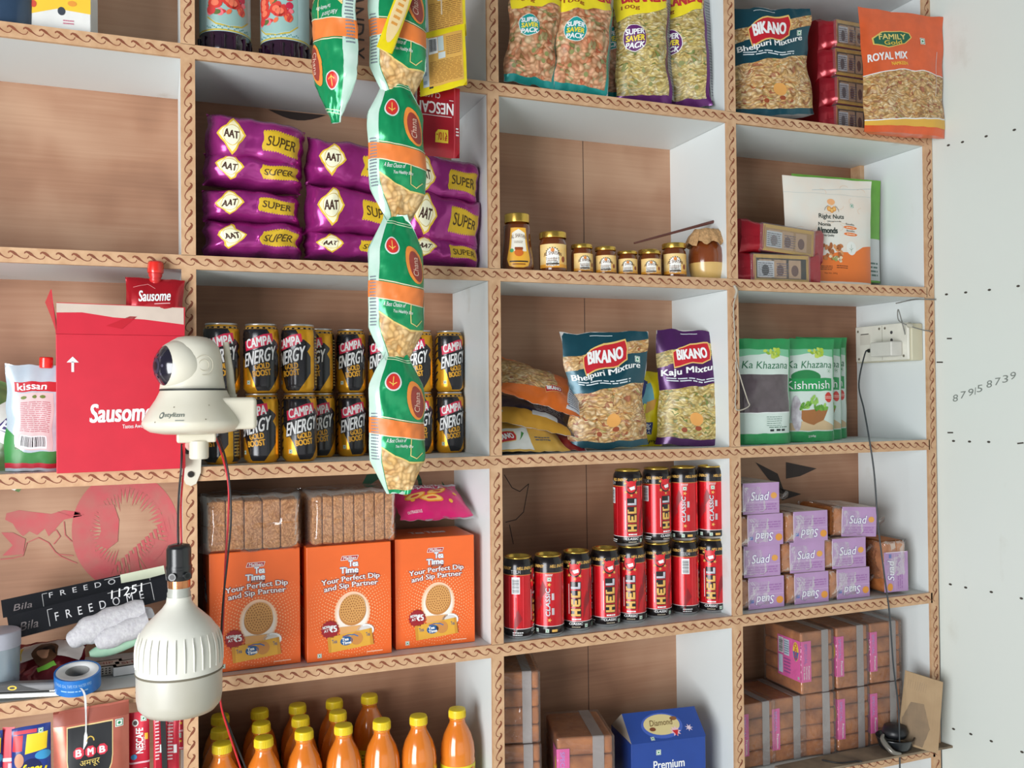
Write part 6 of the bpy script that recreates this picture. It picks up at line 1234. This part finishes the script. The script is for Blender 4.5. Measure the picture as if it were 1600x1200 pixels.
b=B(); TWN=mk('grey_twine',(176,170,156),.8); pts=[V3((xw-.034,.020,zs(2)+.212)),at(1404,484,.0),at(1404,500,.006),at(1418,508,-.002),at(1440,515,-.008),at(1457,518,-.008)]; o0=pts[0]; b.tube(spline([p_-o0 for p_ in pts],6),.0011,mk('grey_thin_wire',(120,120,116),.5),6)
pts=[at(1400,474,-.004),at(1430,468,-.006),at(1462,468,-.008)]; b.tube(spline([p_-o0 for p_ in pts],6),.0013,mk('grey_thin_wire',(120,120,116),.5),6)
c=at(1420,508,-.001)-o0; b.tube([c+V3((-.006,0,.002)),c+V3((.0,-.002,0)),c+V3((.008,0,-.002))],[.002,.006,.003],mk('clear_knot_tape',(190,186,170),.3),10)
o=b.build('loose_wire',None,o0); tag(o,'thin grey wire wound round the upright beside the switchboard','wire')
b=B(); pts=[at(1148,448,-.006),at(1152,452,-.009),at(1150,462,-.009),at(1146,480,-.008),at(1148,520,-.007),at(1150,560,-.007),at(1157,590,-.007),at(1168,625,-.007),at(1171,633,-.008),at(1165,638,-.008),at(1155,641,-.008),at(1149,636,-.008),at(1150,600,-.008),at(1149,565,-.008)]; o0=pts[0]; b.tube(spline([p_-o0 for p_ in pts],6),.0011,TWN,6); b.tube(spline([p_-o0 for p_ in (at(1147,446,-.010),at(1151,455,-.011),at(1148,466,-.011))],4),.0024,TWN,8); o=b.build('twine_loop',None,o0); tag(o,'loop of pale twine hanging from the upright left of the green pouches','twine')
CB=mk('corrugated_cardboard',(176,150,116),.85,col2=(160,134,102),scale=20)
b=B(); q0,q1,q2,q3=at(1412,1052,.0),at(1472,1062,-.035),at(1470,1172,-.035),at(1400,1150,.03)
def cbf(u,v): 
    a=at(1416,1048,.0).lerp(at(1474,1066,-.045),u); c=at(1404,1160,.020).lerp(at(1466,1178,-.050),u); return a.lerp(c,1-v)+V3((0,.0006*math.sin(u*90),0))
pc=Panel(b,cbf,0,1,0,1,40,6,CB); Panel(b,lambda u,v:cbf(u,v)+V3((.001,.004,0)),0,1,0,1,40,6,CB,flip=True)
pc.shape([(.05,.05),(.6,.02),(.75,.3),(.55,.62),(.2,.6),(.02,.35)],mk('damp_stain',(120,104,86),.9,col2=(146,124,98),scale=20),1)
for k in range(9): pc.line([(.08+k*.06,.78),(.10+k*.06,.90)],.006,(140,116,88),2)
o=b.build('cardboard_flap'); tag(o,'bent brown cardboard flap leaning at the right end of the lowest shelf','cardboard')
b=B(); z4=zs(4); P=[onz(1180,1262,z4+.004),onz(1330,1215,z4+.004),onz(1472,1174,z4+.004),onz(1440,1160,z4+.004),onz(1375,1160,z4+.004)]
P=[(1.06,-.012),(1.30,-.018),(1.470,-.024),(1.415,.03),(1.25,.04),(1.06,.035)]
b.add([(x,y,z4+.0012) for x,y in P]+[(x,y,z4+.0055) for x,y in P],[tuple(range(6))[::-1],tuple(range(6,12))]+[(i,(i+1)%6,(i+1)%6+6,i+6) for i in range(6)],mk('dirty_cardboard_mat',(150,132,108),.9,col2=(112,98,82),scale=25)); o=b.build('cardboard_mat'); tag(o,'dirty cardboard sheet lying on the lowest right shelf under the cup','cardboard')
cup=empty('black_bowl',(0,0,0)); b=B(); b.lathe([(.0001,.004),(.024,.004),(.029,.008),(.034,.022),(.036,.0225),(.035,.020),(.030,.004),(.026,.0),(.0001,.0)],mk('black_plastic',(24,28,32),.3,0,.3),36,cap=False); b.lathe([(.030,.010),(.0305,.008)],(60,70,76),36,cap=False); b.build('bowl_body',cup)
b=B(); b.lathe([(.0001,.022),(.020,.022),(.024,.030),(.020,.042),(.0001,.044)],mk('dark_tape_roll',(30,32,36),.4),28,cap=False); b.build('dark_roll_inside',cup)
q=onz(1398,1183,z4+.006); cup.location=(1.335,.012,z4+.0062); cup.scale=(1.05,1,1.05); tag(cup,'black plastic bowl in front of the rusk blocks on the lowest right shelf','bowl')
b=B(); pts=[V3((1.318,-.02,z4+.009)),V3((1.300,-.016,z4+.014)),V3((1.296,.004,z4+.03)),V3((1.304,.01,z4+.038))]; b.tube(spline(pts,5),[.002+.0035*math.sin(PI*k/15) for k in range(16)],mk('crumpled_grey_foil',(130,126,118),.3,.4),8); o=b.build('crumpled_wrapper'); tag(o,'crumpled grey wrapper beside the black bowl','wrapper')
b=B(); pts=[V3((1.16,.02,z4+.0068)),V3((1.18,-.004,z4+.0068)),V3((1.215,-.01,z4+.0068)),V3((1.225,-.016,z4+.0068))]; b.tube(spline(pts,5),.0016,KW,6); o=b.build('cord_scrap'); tag(o,'short black cord lying on the cardboard sheet','cord')
